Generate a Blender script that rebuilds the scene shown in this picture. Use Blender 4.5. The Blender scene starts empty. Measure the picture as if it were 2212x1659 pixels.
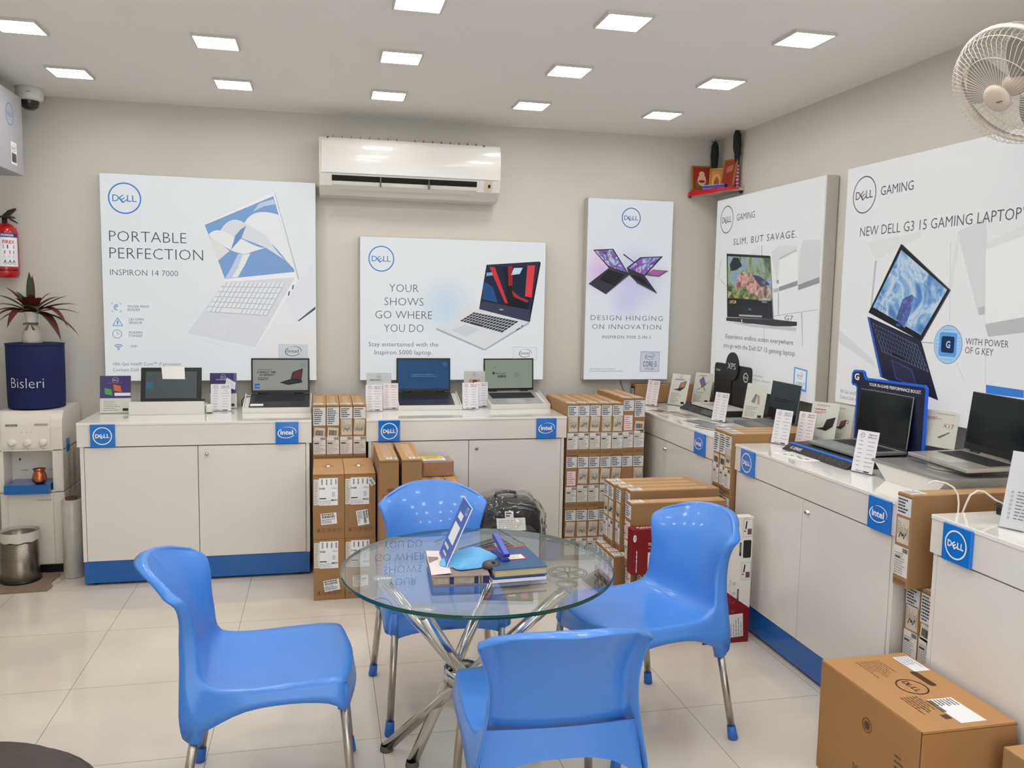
import bpy, bmesh, math, random
from mathutils import Matrix, Vector
R = math.radians
random.seed(7)
SC = bpy.context.scene
COL = SC.collection

# ------------------------------------------------------------------ camera, world, exposure
PW, PH, FPX = 2212.0, 1659.0, 1800.3
yaw, pitch, roll = R(12.872), R(-5.802), R(1.0396)
_f = Vector((math.sin(yaw)*math.cos(pitch), math.cos(yaw)*math.cos(pitch), math.sin(pitch)))
_r = Vector((math.cos(yaw), -math.sin(yaw), 0)); _u = _r.cross(_f)
_r2 = math.cos(roll)*_r + math.sin(roll)*_u
_u2 = -math.sin(roll)*_r + math.cos(roll)*_u
CAM = Vector((0, 0, 1.5))
cd = bpy.data.cameras.new('camera'); cam = bpy.data.objects.new('camera', cd); COL.objects.link(cam)
cd.sensor_width = 36; cd.lens = FPX/PW*36; cd.clip_start = .05
cam.matrix_world = Matrix(((_r2.x, _u2.x, -_f.x, CAM.x), (_r2.y, _u2.y, -_f.y, CAM.y), (_r2.z, _u2.z, -_f.z, CAM.z), (0, 0, 0, 1)))
SC.camera = cam
w = bpy.data.worlds.new('world'); SC.world = w; w.use_nodes = True
w.node_tree.nodes['Background'].inputs[0].default_value = (.93, .96, 1, 1)
w.node_tree.nodes['Background'].inputs[1].default_value = 2.5
SC.view_settings.view_transform = 'Standard'; SC.view_settings.look = 'None'
SC.view_settings.gamma = 1; SC.view_settings.use_curve_mapping = False
SC.view_settings.exposure = 0.0
LED = 30.0          # radiance of the ceiling panels
SC.cycles.use_denoising = True
SC.cycles.max_bounces = 10; SC.cycles.transparent_max_bounces = 16
SC.cycles.sample_clamp_indirect = 4

def ray(px, py):
    return _r2*((px-PW/2)/FPX) - _u2*((py-PH/2)/FPX) + _f
def onz(px, py, z):
    d = ray(px, py); return CAM + d*((z-CAM.z)/d.z)
def ony(px, py, y):
    d = ray(px, py); return CAM + d*((y-CAM.y)/d.y)
def onx(px, py, x):
    d = ray(px, py); return CAM + d*((x-CAM.x)/d.x)

# ------------------------------------------------------------------ materials
def lin(h):
    h = h.lstrip('#'); o = []
    for i in (0, 2, 4):
        c = int(h[i:i+2], 16)/255
        o.append(c/12.92 if c <= .04045 else ((c+.055)/1.055)**2.4)
    return (*o, 1)
_m = {}
def mat(name, col, rough=.5, metal=0., emit=0., spec=.5, noise=None, bump=None, coat=0., trans=0., ior=1.45, emcol=None):
    if name in _m: return _m[name]
    m = bpy.data.materials.new(name); _m[name] = m; m.use_nodes = True
    nt = m.node_tree; b = nt.nodes['Principled BSDF']
    c = lin(col) if isinstance(col, str) else (*col, 1)
    b.inputs['Base Color'].default_value = c
    b.inputs['Roughness'].default_value = rough; b.inputs['Metallic'].default_value = metal
    b.inputs['Specular IOR Level'].default_value = spec; b.inputs['IOR'].default_value = ior
    b.inputs['Coat Weight'].default_value = coat; b.inputs['Coat Roughness'].default_value = .05
    b.inputs['Transmission Weight'].default_value = trans
    if emit:
        b.inputs['Emission Color'].default_value = lin(emcol) if emcol else c
        b.inputs['Emission Strength'].default_value = emit
    if noise:                      # (scale, amount, detail): own colour mottling
        tc = nt.nodes.new('ShaderNodeTexCoord'); n = nt.nodes.new('ShaderNodeTexNoise')
        n.inputs['Scale'].default_value = noise[0]; n.inputs['Detail'].default_value = noise[2] if len(noise) > 2 else 3
        mx = nt.nodes.new('ShaderNodeMix'); mx.data_type = 'RGBA'; mx.blend_type = 'MIX'
        a = noise[1]
        mx.inputs['A'].default_value = (*[x*(1-a) for x in c[:3]], 1)
        mx.inputs['B'].default_value = (*[min(1, x*(1+a)) for x in c[:3]], 1)
        nt.links.new(tc.outputs['Object'], n.inputs['Vector']); nt.links.new(n.outputs['Fac'], mx.inputs['Factor'])
        nt.links.new(mx.outputs['Result'], b.inputs['Base Color'])
    if bump:                       # (scale, strength)
        tc = nt.nodes.new('ShaderNodeTexCoord'); n = nt.nodes.new('ShaderNodeTexNoise')
        n.inputs['Scale'].default_value = bump[0]; n.inputs['Detail'].default_value = 4
        bp = nt.nodes.new('ShaderNodeBump'); bp.inputs['Strength'].default_value = bump[1]; bp.inputs['Distance'].default_value = .004
        nt.links.new(tc.outputs['Object'], n.inputs['Vector']); nt.links.new(n.outputs['Fac'], bp.inputs['Height'])
        nt.links.new(bp.outputs['Normal'], b.inputs['Normal'])
    return m
BL_E = .61
def bl(col):                       # translucent print on a lit light box
    return mat('backlit_'+col.strip('#'), tuple(.25*x for x in lin(col)[:3]), .35, emit=BL_E, emcol=col, spec=.3)
def screen(col, s=1.0):
    return mat('screen_%s_%g' % (col.strip('#'), s), '#0c0d0e', .22, spec=.22, emit=s, emcol=col)
def bl_cloud(name, base, clouds):  # light box face whose print has soft coloured clouds; clouds: (centre, radius, colour, amount)
    m = mat(name, tuple(.25*x for x in lin(base)[:3]), .35, emit=BL_E, emcol=base, spec=.3)
    nt = m.node_tree; b = nt.nodes['Principled BSDF']; tc = nt.nodes.new('ShaderNodeTexCoord')
    prev = None
    for c, r, col, amt in clouds:
        mp = nt.nodes.new('ShaderNodeVectorMath'); mp.operation = 'DISTANCE'; mp.inputs[1].default_value = c
        nt.links.new(tc.outputs['Object'], mp.inputs[0])
        mr = nt.nodes.new('ShaderNodeMapRange'); mr.interpolation_type = 'SMOOTHSTEP'
        mr.inputs['From Min'].default_value = 0; mr.inputs['From Max'].default_value = r
        mr.inputs['To Min'].default_value = amt; mr.inputs['To Max'].default_value = 0
        nt.links.new(mp.outputs['Value'], mr.inputs['Value'])
        mx = nt.nodes.new('ShaderNodeMix'); mx.data_type = 'RGBA'
        mx.inputs['B'].default_value = lin(col)
        if prev: nt.links.new(prev, mx.inputs['A'])
        else: mx.inputs['A'].default_value = lin(base)
        nt.links.new(mr.outputs['Result'], mx.inputs['Factor']); prev = mx.outputs['Result']
    nt.links.new(prev, b.inputs['Emission Color'])
    return m
def bl_noise(name, scale, ramp, detail=5, dist=1.0, stretch=(1, 1, 1)):   # mottled picture printed on a lit sign
    m = mat(name, '#404040', .35, emit=BL_E, emcol='#808080', spec=.3); nt = m.node_tree; b = nt.nodes['Principled BSDF']
    tc = nt.nodes.new('ShaderNodeTexCoord'); mp = nt.nodes.new('ShaderNodeMapping'); mp.inputs['Scale'].default_value = stretch
    n = nt.nodes.new('ShaderNodeTexNoise'); n.inputs['Scale'].default_value = scale; n.inputs['Detail'].default_value = detail; n.inputs['Distortion'].default_value = dist
    cr = nt.nodes.new('ShaderNodeValToRGB'); e = cr.color_ramp.elements
    while len(e) < len(ramp): e.new(.5)
    for k, (p, c) in enumerate(ramp): e[k].position = p; e[k].color = lin(c)
    nt.links.new(tc.outputs['Object'], mp.inputs[0]); nt.links.new(mp.outputs[0], n.inputs['Vector']); nt.links.new(n.outputs['Fac'], cr.inputs[0]); nt.links.new(cr.outputs[0], b.inputs['Emission Color'])
    return m
def clear(name, tint, ior=1.5):    # clear sheet: see-through with a real fresnel reflection
    m = bpy.data.materials.new(name); m.use_nodes = True; nt = m.node_tree; nt.nodes.clear()
    o = nt.nodes.new('ShaderNodeOutputMaterial'); t = nt.nodes.new('ShaderNodeBsdfTransparent'); t.inputs[0].default_value = lin(tint)
    g = nt.nodes.new('ShaderNodeBsdfGlossy'); g.inputs['Roughness'].default_value = 0.0
    f = nt.nodes.new('ShaderNodeFresnel'); gm = nt.nodes.new('ShaderNodeNewGeometry'); mr = nt.nodes.new('ShaderNodeMapRange')   # the same index of refraction seen from either side of the sheet
    mr.inputs['To Min'].default_value = ior; mr.inputs['To Max'].default_value = 1/ior
    nt.links.new(gm.outputs['Backfacing'], mr.inputs['Value']); nt.links.new(mr.outputs['Result'], f.inputs['IOR'])
    x = nt.nodes.new('ShaderNodeMixShader')
    nt.links.new(f.outputs[0], x.inputs[0]); nt.links.new(t.outputs[0], x.inputs[1]); nt.links.new(g.outputs[0], x.inputs[2])
    nt.links.new(x.outputs[0], o.inputs[0]); return m

# ------------------------------------------------------------------ mesh building
class MB:
    def __init__(s): s.v = []; s.f = []; s.m = []; s.sm = []; s.T = Matrix()
    def add(s, vs, fs, m, smooth=False):
        k = len(s.v); s.v += [s.T @ Vector(p) for p in vs]
        for f in fs: s.f.append([k+i for i in f]); s.m.append(m); s.sm.append(smooth)
    def box(s, x0, y0, z0, x1, y1, z1, m, bev=0):
        if bev <= 0:
            s.add([(x0,y0,z0),(x1,y0,z0),(x1,y1,z0),(x0,y1,z0),(x0,y0,z1),(x1,y0,z1),(x1,y1,z1),(x0,y1,z1)],
                  [(3,2,1,0),(4,5,6,7),(0,1,5,4),(1,2,6,5),(2,3,7,6),(3,0,4,7)], m); return
        b = bmesh.new(); bmesh.ops.create_cube(b, size=1)
        for v in b.verts: v.co = Vector(((x0+x1)/2+v.co.x*(x1-x0), (y0+y1)/2+v.co.y*(y1-y0), (z0+z1)/2+v.co.z*(z1-z0)))
        bmesh.ops.bevel(b, geom=b.edges[:], offset=bev, segments=2, affect='EDGES', profile=.5)
        b.verts.index_update(); s.add([v.co.copy() for v in b.verts], [[v.index for v in f.verts] for f in b.faces], m); b.free()
    def quad(s, a, b, c, d, m): s.add([a, b, c, d], [(0,1,2,3)], m)
    def poly(s, ps, m): s.add(ps, [list(range(len(ps)))], m)
    def prism(s, ps, n, m, cap_m=None):      # outline extruded by vector n
        n = Vector(n); k = len(ps); a = [Vector(p) for p in ps]
        s.add(a+[p+n for p in a], [list(range(k))[::-1], list(range(k, 2*k))], cap_m or m)
        s.add(a+[p+n for p in a], [(i, (i+1) % k, k+(i+1) % k, k+i) for i in range(k)], m)
    def tube(s, path, r, m, n=10, caps=True, radii=None):
        P = [Vector(p) for p in path]; rings = []
        up = None
        for i, p in enumerate(P):
            t = (P[min(i+1, len(P)-1)]-P[max(i-1, 0)]).normalized()
            if up is None: up = t.orthogonal().normalized()
            up = (up-t*up.dot(t)).normalized(); sd = t.cross(up)
            rr = radii[i] if radii else r
            rings.append([p+(up*math.cos(2*math.pi*j/n)+sd*math.sin(2*math.pi*j/n))*rr for j in range(n)])
        vs = [q for g in rings for q in g]
        s.add(vs, [(i*n+j, i*n+(j+1) % n, (i+1)*n+(j+1) % n, (i+1)*n+j) for i in range(len(P)-1) for j in range(n)], m, True)
        if caps: s.add(rings[0], [list(range(n))[::-1]], m); s.add(rings[-1], [list(range(n))], m)
    def cyl(s, a, b, r, m, n=20, r2=None): s.tube([a, b], r, m, n, True, [r, r if r2 is None else r2])
    def lathe(s, prof, m, n=28, c=(0,0,0), smooth=True):
        c = Vector(c); vs = [c+Vector((r*math.cos(2*math.pi*j/n), r*math.sin(2*math.pi*j/n), z)) for r, z in prof for j in range(n)]
        s.add(vs, [(i*n+j, i*n+(j+1) % n, (i+1)*n+(j+1) % n, (i+1)*n+j) for i in range(len(prof)-1) for j in range(n)], m, smooth)
    def build(s, name, parent=None, world=False):
        M = root_matrix(parent).inverted() if (world and parent) else Matrix()
        me = bpy.data.meshes.new(name); mats = []
        for m in s.m:
            if m not in mats: mats.append(m)
        me.from_pydata([M @ v for v in s.v], [], s.f)
        for m in mats: me.materials.append(m)
        ix = {m: i for i, m in enumerate(mats)}
        me.polygons.foreach_set('material_index', [ix[m] for m in s.m])
        me.polygons.foreach_set('use_smooth', s.sm)
        b = bmesh.new(); b.from_mesh(me)
        if len(b.verts) < 60000: bmesh.ops.remove_doubles(b, verts=b.verts, dist=1e-6)
        b.to_mesh(me); b.free(); me.update()
        o = bpy.data.objects.new(name, me); COL.objects.link(o)
        if parent: o.parent = parent
        return o

def root_matrix(o):
    M = Matrix()
    while o is not None:
        M = Matrix.Translation(o.location) @ o.rotation_euler.to_matrix().to_4x4() @ M; o = o.parent
    return M
def tag(o, label, cat, group=None, kind=None):
    o['label'] = label; o['category'] = cat
    if group: o['group'] = group
    if kind: o['kind'] = kind
    return o
def thing(name, label, cat, loc=(0,0,0), rz=0, group=None, rot=None):
    o = bpy.data.objects.new(name, None); COL.objects.link(o); o.location = loc
    o.rotation_euler = rot if rot else (0, 0, rz); o.empty_display_size = .05
    return tag(o, label, cat, group)
def structure(name, mb, label=None):
    o = mb.build(name); o['kind'] = 'structure'
    if label: o['label'] = label
    return o
def copy_tree(o, parent=None):
    c = o.copy(); COL.objects.link(c); c.parent = parent
    for ch in [x for x in o.children]: copy_tree(ch, c)
    return c

class Fr:                           # a flat frame: origin, right, up, normal
    def __init__(s, o, x, y):
        s.o = Vector(o); s.x = Vector(x).normalized(); s.y = Vector(y).normalized(); s.n = s.x.cross(s.y)
    def __call__(s, u, v, n=0): return s.o+s.x*u+s.y*v+s.n*n

_txt = {}
def glyphs(t, thin=0., gap=1.):
    k = (t, thin, gap)
    if k in _txt: return _txt[k]
    c = bpy.data.curves.new('t', 'FONT'); c.body = t; c.size = 1; c.resolution_u = 2; c.offset = -thin; c.fill_mode = 'FRONT'; c.space_character = gap
    o = bpy.data.objects.new('t', c); COL.objects.link(o)
    dg = bpy.context.evaluated_depsgraph_get(); dg.update()
    me = bpy.data.meshes.new_from_object(o.evaluated_get(dg))
    vs = [(v.co.x, v.co.y) for v in me.vertices]; fs = [list(p.vertices) for p in me.polygons]
    bpy.data.objects.remove(o); bpy.data.curves.remove(c); bpy.data.meshes.remove(me)
    _txt[k] = (vs, fs); return _txt[k]
CAP = None
def text(mb, fr, t, u, v, h, m, width=None, align='L', thin=0., n=.0006, gap=1., shear=0, rot=0):
    """t on frame fr with its baseline at (u,v), capital height h"""
    global CAP
    if CAP is None: CAP = max(p[1] for p in glyphs('H')[0])
    vs, fs = glyphs(t, thin, gap)
    if not vs: return
    x0 = min(p[0] for p in vs); x1 = max(p[0] for p in vs)
    sy = h/CAP; sx = (width/(x1-x0)) if width else sy
    W = (x1-x0)*sx; off = {'L': 0, 'C': -W/2, 'R': -W}[align]
    c, s = math.cos(rot), math.sin(rot); pts = []
    for x, y in vs:
        a = (x-x0)*sx+off+y*sy*shear; b = y*sy
        pts.append(fr(u+a*c-b*s, v+a*s+b*c, n))
    mb.add(pts, fs, m)
def rect(mb, fr, u0, v0, u1, v1, m, n=.0004): mb.quad(fr(u0,v0,n), fr(u1,v0,n), fr(u1,v1,n), fr(u0,v1,n), m)
def rrect(u0, v0, u1, v1, r, k=4):
    o = []
    for cx, cy, a in ((u1-r, v0+r, -90), (u1-r, v1-r, 0), (u0+r, v1-r, 90), (u0+r, v0+r, 180)):
        for i in range(k+1):
            t = R(a+90*i/k); o.append((cx+r*math.cos(t), cy+r*math.sin(t)))
    return o
def ring(mb, fr, u, v, r, wd, m, n=.0006, k=40, a0=0, a1=360, sx=1, sy=1, taper=False, rot=0):
    P = []; steps = k
    c, s = math.cos(rot), math.sin(rot)
    for i in range(steps+1):
        t = R(a0+(a1-a0)*i/steps); ww = wd*(.25+.75*math.sin(math.pi*i/steps)) if taper else wd
        for rr in (r, r-ww):
            a, b = rr*sx*math.cos(t), rr*sy*math.sin(t); P.append(fr(u+a*c-b*s, v+a*s+b*c, n))
    mb.add(P, [(2*i, 2*i+2, 2*i+3, 2*i+1) for i in range(steps)], m)
def disc(mb, fr, u, v, r, m, n=.0005, k=32, sx=1, sy=1):
    mb.poly([fr(u+r*sx*math.cos(2*math.pi*i/k), v+r*sy*math.sin(2*math.pi*i/k), n) for i in range(k)], m)
def dell(mb, fr, u, v, r, m, bold=False, wd=None, n=.0008):
    ring(mb, fr, u, v, r, wd or r*.085, m, n)
    h = r*.42; th = -.032 if bold else -.002
    text(mb, fr, 'D', u-r*.74, v-h/2, h, m, width=r*.40, thin=th, n=n)
    text(mb, fr, 'E', u-r*.13, v-h*.76, h*1.0, m, width=r*.36, thin=th, n=n, rot=R(37))
    text(mb, fr, 'L', u+r*.14, v-h/2, h, m, width=r*.27, thin=th, n=n)
    text(mb, fr, 'L', u+r*.45, v-h/2, h, m, width=r*.27, thin=th, n=n)
def intel(mb, fr, u, v, wd, m, bold=False, n=.0008):
    text(mb, fr, 'intel', u-wd*.36, v-wd*.11, wd*.24, m, width=wd*.70, thin=-.03 if bold else 0.0, n=n)
    ring(mb, fr, u, v, wd*.52, wd*.055, m, n, 40, 125, 318, 1, .62, False, R(8))
    ring(mb, fr, u, v, wd*.52, wd*.045, m, n, 30, -28, 108, 1, .62, True, R(8))

def text_rows(mb, fr, u0, v0, u1, v1, rows, m, fill=.45, seed=0, n=.0014):   # small print as broken dark strips
    rnd = random.Random(seed); dv = (v1-v0)/rows
    for i in range(rows):
        v = v1-(i+.5)*dv; x = u0; lim = u0+(u1-u0)*rnd.uniform(.55, 1)
        while x < lim:
            x2 = min(lim, x+(u1-u0)*rnd.uniform(.06, .2))
            rect(mb, fr, x, v-dv*fill/2, x2, v+dv*fill/2, m, n); x = x2+(u1-u0)*.03
def barcode(mb, fr, u0, v0, u1, v1, m, seed=0, k=14, n=.0014):
    rnd = random.Random(seed+99); x = u0
    while x < u1:
        ww = (u1-u0)/k*rnd.uniform(.25, .9); rect(mb, fr, x, v0, min(u1, x+ww), v1, m, n); x += ww+(u1-u0)/k*rnd.uniform(.25, .7)

# palette
M_WALL = mat('wall_paint', '#cdc9c1', .75, bump=(60, .05), noise=(1.3, .02))
M_CEIL = mat('ceiling_paint', '#efede8', .8, noise=(1.0, .015))
M_LAM = mat('white_laminate', '#dfdcd7', .12, spec=.5, coat=.3)
M_LAMT = mat('white_gloss_top', '#e9e7e2', .06, spec=.55, coat=.5)
M_GAP = mat('painted_gap_shade', '#3a3833', .7)  # dark strips stand in for the shade inside the counter gaps
M_BLUE = mat('blue_laminate', '#0a5fae', .25, coat=.3)
M_SIGN = mat('blue_acrylic', '#1273d0', .12, coat=.4)
M_WHITE = mat('white_print', '#eef0f2', .4)
M_PAPER = mat('white_paper', '#e6e3df', .6)
M_PINKP = mat('pinkish_paper', '#e4dadb', .6)
M_INK = mat('black_ink', '#1d1c1d', .6)
M_GINK = mat('grey_ink', '#6f6d6c', .6)
M_RED = mat('red_ink', '#b81f2a', .55)
M_CHROME = mat('chrome', '#d8d5cf', .12, 1.0)
M_STEEL = mat('brushed_steel', '#b5afa5', .28, 1.0)
M_DSTEEL = mat('dark_metal', '#55524d', .35, .9)
M_PLW = mat('white_plastic', '#dad8d3', .3)
M_PLC = mat('cream_plastic', '#e2ddd2', .28)
M_BLK = mat('black_plastic', '#141416', .35)
M_ACR = clear('clear_acrylic', '#fcfdfd', 1.35)
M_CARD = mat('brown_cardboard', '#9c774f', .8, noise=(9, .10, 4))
M_CARDT = mat('brown_cardboard_lit_top', '#b58d60', .8, noise=(9, .08, 4))  # lighter copy of the cardboard: overhead light painted into the top faces
M_CSEAM = mat('cardboard_seam', '#5e3f22', .9)
M_CPRINT = mat('cardboard_print', '#5a4128', .8)

# ------------------------------------------------------------------ the room
XL, XR, YB, YF, ZC = -1.80, 2.54, 5.15, -1.6, 2.56
def floor_mat():
    m = mat('glossy_floor_tile', '#d6cdc0', .06, spec=.5); nt = m.node_tree; b = nt.nodes['Principled BSDF']
    tc = nt.nodes.new('ShaderNodeTexCoord'); sx = nt.nodes.new('ShaderNodeSeparateXYZ'); nt.links.new(tc.outputs['Object'], sx.inputs[0])
    def M(op, a, bb):
        n = nt.nodes.new('ShaderNodeMath'); n.operation = op
        for i, x in enumerate((a, bb)):
            if isinstance(x, (int, float)): n.inputs[i].default_value = x
            else: nt.links.new(x, n.inputs[i])
        return n.outputs[0]
    def line(o, off, s, wd):
        q = M('DIVIDE', M('SUBTRACT', o, off), s); fr = M('FRACT', M('ADD', q, 100.5), 0)
        return M('LESS_THAN', M('ABSOLUTE', M('SUBTRACT', fr, .5), 0), wd/s)
    g = M('MAXIMUM', line(sx.outputs['X'], -.936, .5625, .0011), line(sx.outputs['Y'], 3.885, .5725, .0011))
    n = nt.nodes.new('ShaderNodeTexNoise'); n.inputs['Scale'].default_value = 2.2; n.inputs['Detail'].default_value = 5
    nt.links.new(tc.outputs['Object'], n.inputs['Vector'])
    cr = nt.nodes.new('ShaderNodeValToRGB'); cr.color_ramp.elements[0].color = lin('#cbc2b6'); cr.color_ramp.elements[1].color = lin('#dad2c6')
    cr.color_ramp.elements[0].position = .3; cr.color_ramp.elements[1].position = .7
    nt.links.new(n.outputs['Fac'], cr.inputs[0])
    mx = nt.nodes.new('ShaderNodeMix'); mx.data_type = 'RGBA'; mx.inputs['B'].default_value = lin('#857c70')
    nt.links.new(g, mx.inputs['Factor']); nt.links.new(cr.outputs[0], mx.inputs['A']); nt.links.new(mx.outputs['Result'], b.inputs['Base Color'])
    return m
b = MB(); b.box(XL-.1, YF-.1, -.1, XR+.1, YB+.1, 0, floor_mat()); structure('floor', b)
b = MB(); b.box(XL-.1, YF-.1, ZC, XR+.1, YB+.1, ZC+.1, M_CEIL); structure('ceiling', b)
b = MB(); b.box(XL-.1, YB, 0, XR+.1, YB+.1, ZC, M_WALL); structure('wall_back', b)
b = MB(); b.box(XR, YF, 0, XR+.1, YB, ZC, M_WALL); structure('wall_right', b)
b = MB(); b.box(XL-.1, YF, 0, XL, YB, ZC, M_WALL); structure('wall_left', b)
b = MB()
b.box(XL, YF-.1, 0, -1.2, YF, ZC, M_WALL); b.box(2.0, YF-.1, 0, XR, YF, ZC, M_WALL); b.box(-1.2, YF-.1, 2.2, 2.0, YF, ZC, M_WALL)
structure('wall_front', b)
b = MB(); b.box(-1.2, YF-.06, 0, 2.0, YF-.05, 2.2, M_ACR)
for x in (-1.2, .38, 1.96): b.box(x, YF-.08, 0, x+.04, YF-.03, 2.2, M_STEEL)
structure('fill_window_1', b)  # unseen shopfront glazing, added to let in ambient fill light

# ------------------------------------------------------------------ ceiling panels
M_LED = mat('led_diffuser', '#ffffff', .5, emit=LED, emcol='#fffcf8')
M_LEDF = mat('led_frame', '#cfccc5', .4)
LX = (-1.185, -.43, .345, 1.118, 1.882); LY = (4.545, 3.825, 3.11, 2.39, 1.67, .95, .1)
def led(label, x, y, group):
    t = thing('ceiling_light', label, 'ceiling light', (x, y, ZC-.012), group=group)
    b = MB(); s = .083; q = .008
    for a in ((-s-q,-s-q,s+q,-s), (-s-q,s,s+q,s+q), (-s-q,-s,-s,s), (s,-s,s+q,s)): b.box(a[0], a[1], 0, a[2], a[3], .012, M_LEDF)
    b.build('frame', t)
    b = MB(); b.box(-s, -s, .003, s, s, .009, M_LED); b.build('diffuser', t)
ORD = ('first', 'second', 'third', 'fourth', 'fifth')
RW = {0: 'in the row nearest the back wall', 1: 'in the middle visible row', 2: 'in the third row from the back wall'}
for j, y in enumerate(LY):
    for i, x in enumerate(LX):
        if j < 3:
            lb = 'square white ceiling light, %s from the left, %s' % (ORD[i], RW[j])
        else: lb = 'unseen square ceiling light added to brighten the front half of the shop'
        led(lb, x, y, 'square lights in the ceiling' if j < 3 else 'unseen square lights added over the front half')  # the front rows are unseen, added to light the foreground

# ------------------------------------------------------------------ light box signs
INKD = bl('#4c4f54'); INKM = bl('#6d7177'); INKL = bl('#8b9096'); PB = bl('#3f83cc'); DB = bl('#2a5f9c'); GDK = bl('#33363a')
M_FRM = mat('sign_side_trim', '#b9b5ac', .5)
def P(fn, k): return lambda x, y: fn(x, y, k)
class Sign:
    def __init__(s, name, label, fn, k, pts, face, normal):
        # pts: top left, top right, bottom right pixels of the face; fn/k: the wall-parallel plane the face lies in
        s.px = lambda x, y: fn(x, y, k)
        a, bq, c = [s.px(*p) for p in pts]
        s.z0 = c.z; s.z1 = (a.z+bq.z)/2; s.W = ((bq-a)*Vector((1,1,0))).length if False else math.hypot(bq.x-a.x, bq.y-a.y); s.H = s.z1-s.z0
        d = .075; mid = (a+bq)/2
        if normal == 'y': rz = 0; loc = Vector((mid.x, k+d, s.z0))
        else: rz = -math.pi/2; loc = Vector((k+d, mid.y, s.z0))
        s.t = thing(name, label, 'sign', loc, rz); s.M = root_matrix(s.t).inverted(); s.d = d
        h = s.W/2; b = MB()
        b.box(-h, -d+.006, 0, h, 0, s.H, M_FRM, .003); b.build('casing', s.t)
        b = MB(); b.box(-h+.003, -d, .003, h-.003, -d+.006, s.H-.003, face); b.build('lit_face', s.t)
        s.fr = Fr((0, -d, 0), (1,0,0), (0,0,1))
    def uv(s, x, y):
        q = s.M @ s.px(x, y); return q.x, q.z
    def pts(s, L, n=.0006):
        o = []
        for p in L:
            u, v = s.uv(*p); o.append(s.fr(u, v, n))
        return o
    def poly(s, b, L, m, n=.0006): b.poly(s.pts(L, n), m)
    def text(s, b, t, x0, y0, x1, y1, cap, m, thin=.012, gap=1.0, n=.001):
        own = b is None; b = b or MB()
        u0, v0 = s.uv(x0, y0); u1, v1 = s.uv(x1, y1); h = s.uv(x0, y0-cap)[1]-v0
        h2 = s.uv(x1, y1-cap)[1]-v1
        text(b, s.fr, t, u0, (v0+v1)/2, (h+h2)/2, m, width=u1-u0, thin=thin, n=n, gap=gap)
        if own: b.build('headline', s.t)
    def dell(s, b, x, y, rpx, m, wd=.085):
        u, v = s.uv(x, y); r = abs(s.uv(x, y-rpx)[1]-v); dell(b, s.fr, u, v, r, m, wd=r*wd, n=.001)
    def intel(s, b, x, y, wpx, m):
        u, v = s.uv(x, y); w = abs(s.uv(x, y-wpx)[1]-v); intel(b, s.fr, u, v, w, m, n=.0012)
def off(ox, oy, k, L): return [(ox+x*k, oy+y*k) for x, y in L]
def keys(b, s, quad, rows, cols, m, n, g=.18):     # printed keyboard on a skewed quad (TL,TR,BR,BL)
    tl, tr, br, blq = [Vector(p) for p in quad]
    def at(u, v): 
        q = (tl*(1-u)+tr*u)*(1-v)+(blq*(1-u)+br*u)*v; return (q.x, q.y)
    for r in range(rows):
        for c in range(cols):
            if r == rows-1 and 3 <= c < 8:
                if c > 3: continue
                c2 = 8
            else: c2 = c+1
            s.poly(b, [at((c+g/2)/cols, (r+g/2)/rows), at((c2-g/2)/cols, (r+g/2)/rows), at((c2-g/2)/cols, (r+1-g/2)/rows), at((c+g/2)/cols, (r+1-g/2)/rows)], m, n)

WB = '#e9edf0'
# sign 1 ----------------------------------------------------------
face1 = bl_cloud('lit_face_portable', WB, [((.25, -.075, .55), .35, '#f3eee0', .6), ((.48, -.075, .15), .3, '#f0e4da', .6)])
s = Sign('light_box_sign', 'large square light box sign reading PORTABLE PERFECTION above the left counter', ony, 5.07, ((213,370),(682,397),(685,822)), face1, 'y')
b = MB(); s.dell(b, 269.3, 428.3, 34, PB); b.build('logo', s.t)
b = MB(); s.text(None, 'PORTABLE', 236, 521.4, 403, 525.7, 23, INKD, .016); s.text(None, 'PERFECTION', 236.8, 558, 439, 563, 23.5, INKD, .016)
s.text(None, 'INSPIRON 14 7000', 238, 593.7, 384.6, 597.7, 12.6, INKD, .012)
b = MB()
for t, x0, x1, y in (('FINGER PRINT',276,322.6,664.7),('READER',276,303,671.6),('LID-OPEN',278.5,311,692.5),('SENSOR',278.5,307.4,699.5),('MODERN',278.5,308,720.7),('STANDBY',278.5,309,727.7),('WIFI',282,296.5,750.5)):
    s.text(b, t, x0, y, x1, y+.3, 5.2, INKM, 0)
s.text(b, '10th Gen Intel® Core™ i7 processor.', 244.7, 789.4, 393, 789.6, 6.8, INKM, .004); s.text(b, 'Contact Dell representative for more details.', 244.7, 801.5, 436.4, 802.5, 6.8, INKM, .004)
b.build('small_lettering', s.t)
b = MB(); u, v = s.uv(251.4, 664); r = .024
for sx_ in (-1, 1):
    for sy_ in (-1, 1):
        rect(b, s.fr, min(u+sx_*r, u+sx_*r*.6), v+sy_*r-.001, max(u+sx_*r, u+sx_*r*.6), v+sy_*r+.001, PB); rect(b, s.fr, u+sx_*r-.001, min(v+sy_*r, v+sy_*r*.6), u+sx_*r+.001, max(v+sy_*r, v+sy_*r*.6), PB)
for k in range(5): ring(b, s.fr, u, v+.001, .0035+.0035*k, .0018, PB, .0008, 20, -30+20*k, 210+25*k, .85)
u, v = s.uv(254.3, 696)
for k, (a, c) in enumerate((((-.026,-.02),(0,.025)), ((0,.025),(.026,-.02)), ((.026,-.02),(-.026,-.02)))):
    A = Vector((u+a[0], v+a[1])); B_ = Vector((u+c[0], v+c[1])); d = (B_-A).normalized(); q = Vector((-d.y, d.x))*.0016
    b.quad(*[s.fr(z.x, z.y, .0008) for z in (A-q, B_-q, B_+q, A+q)], PB)
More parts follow.
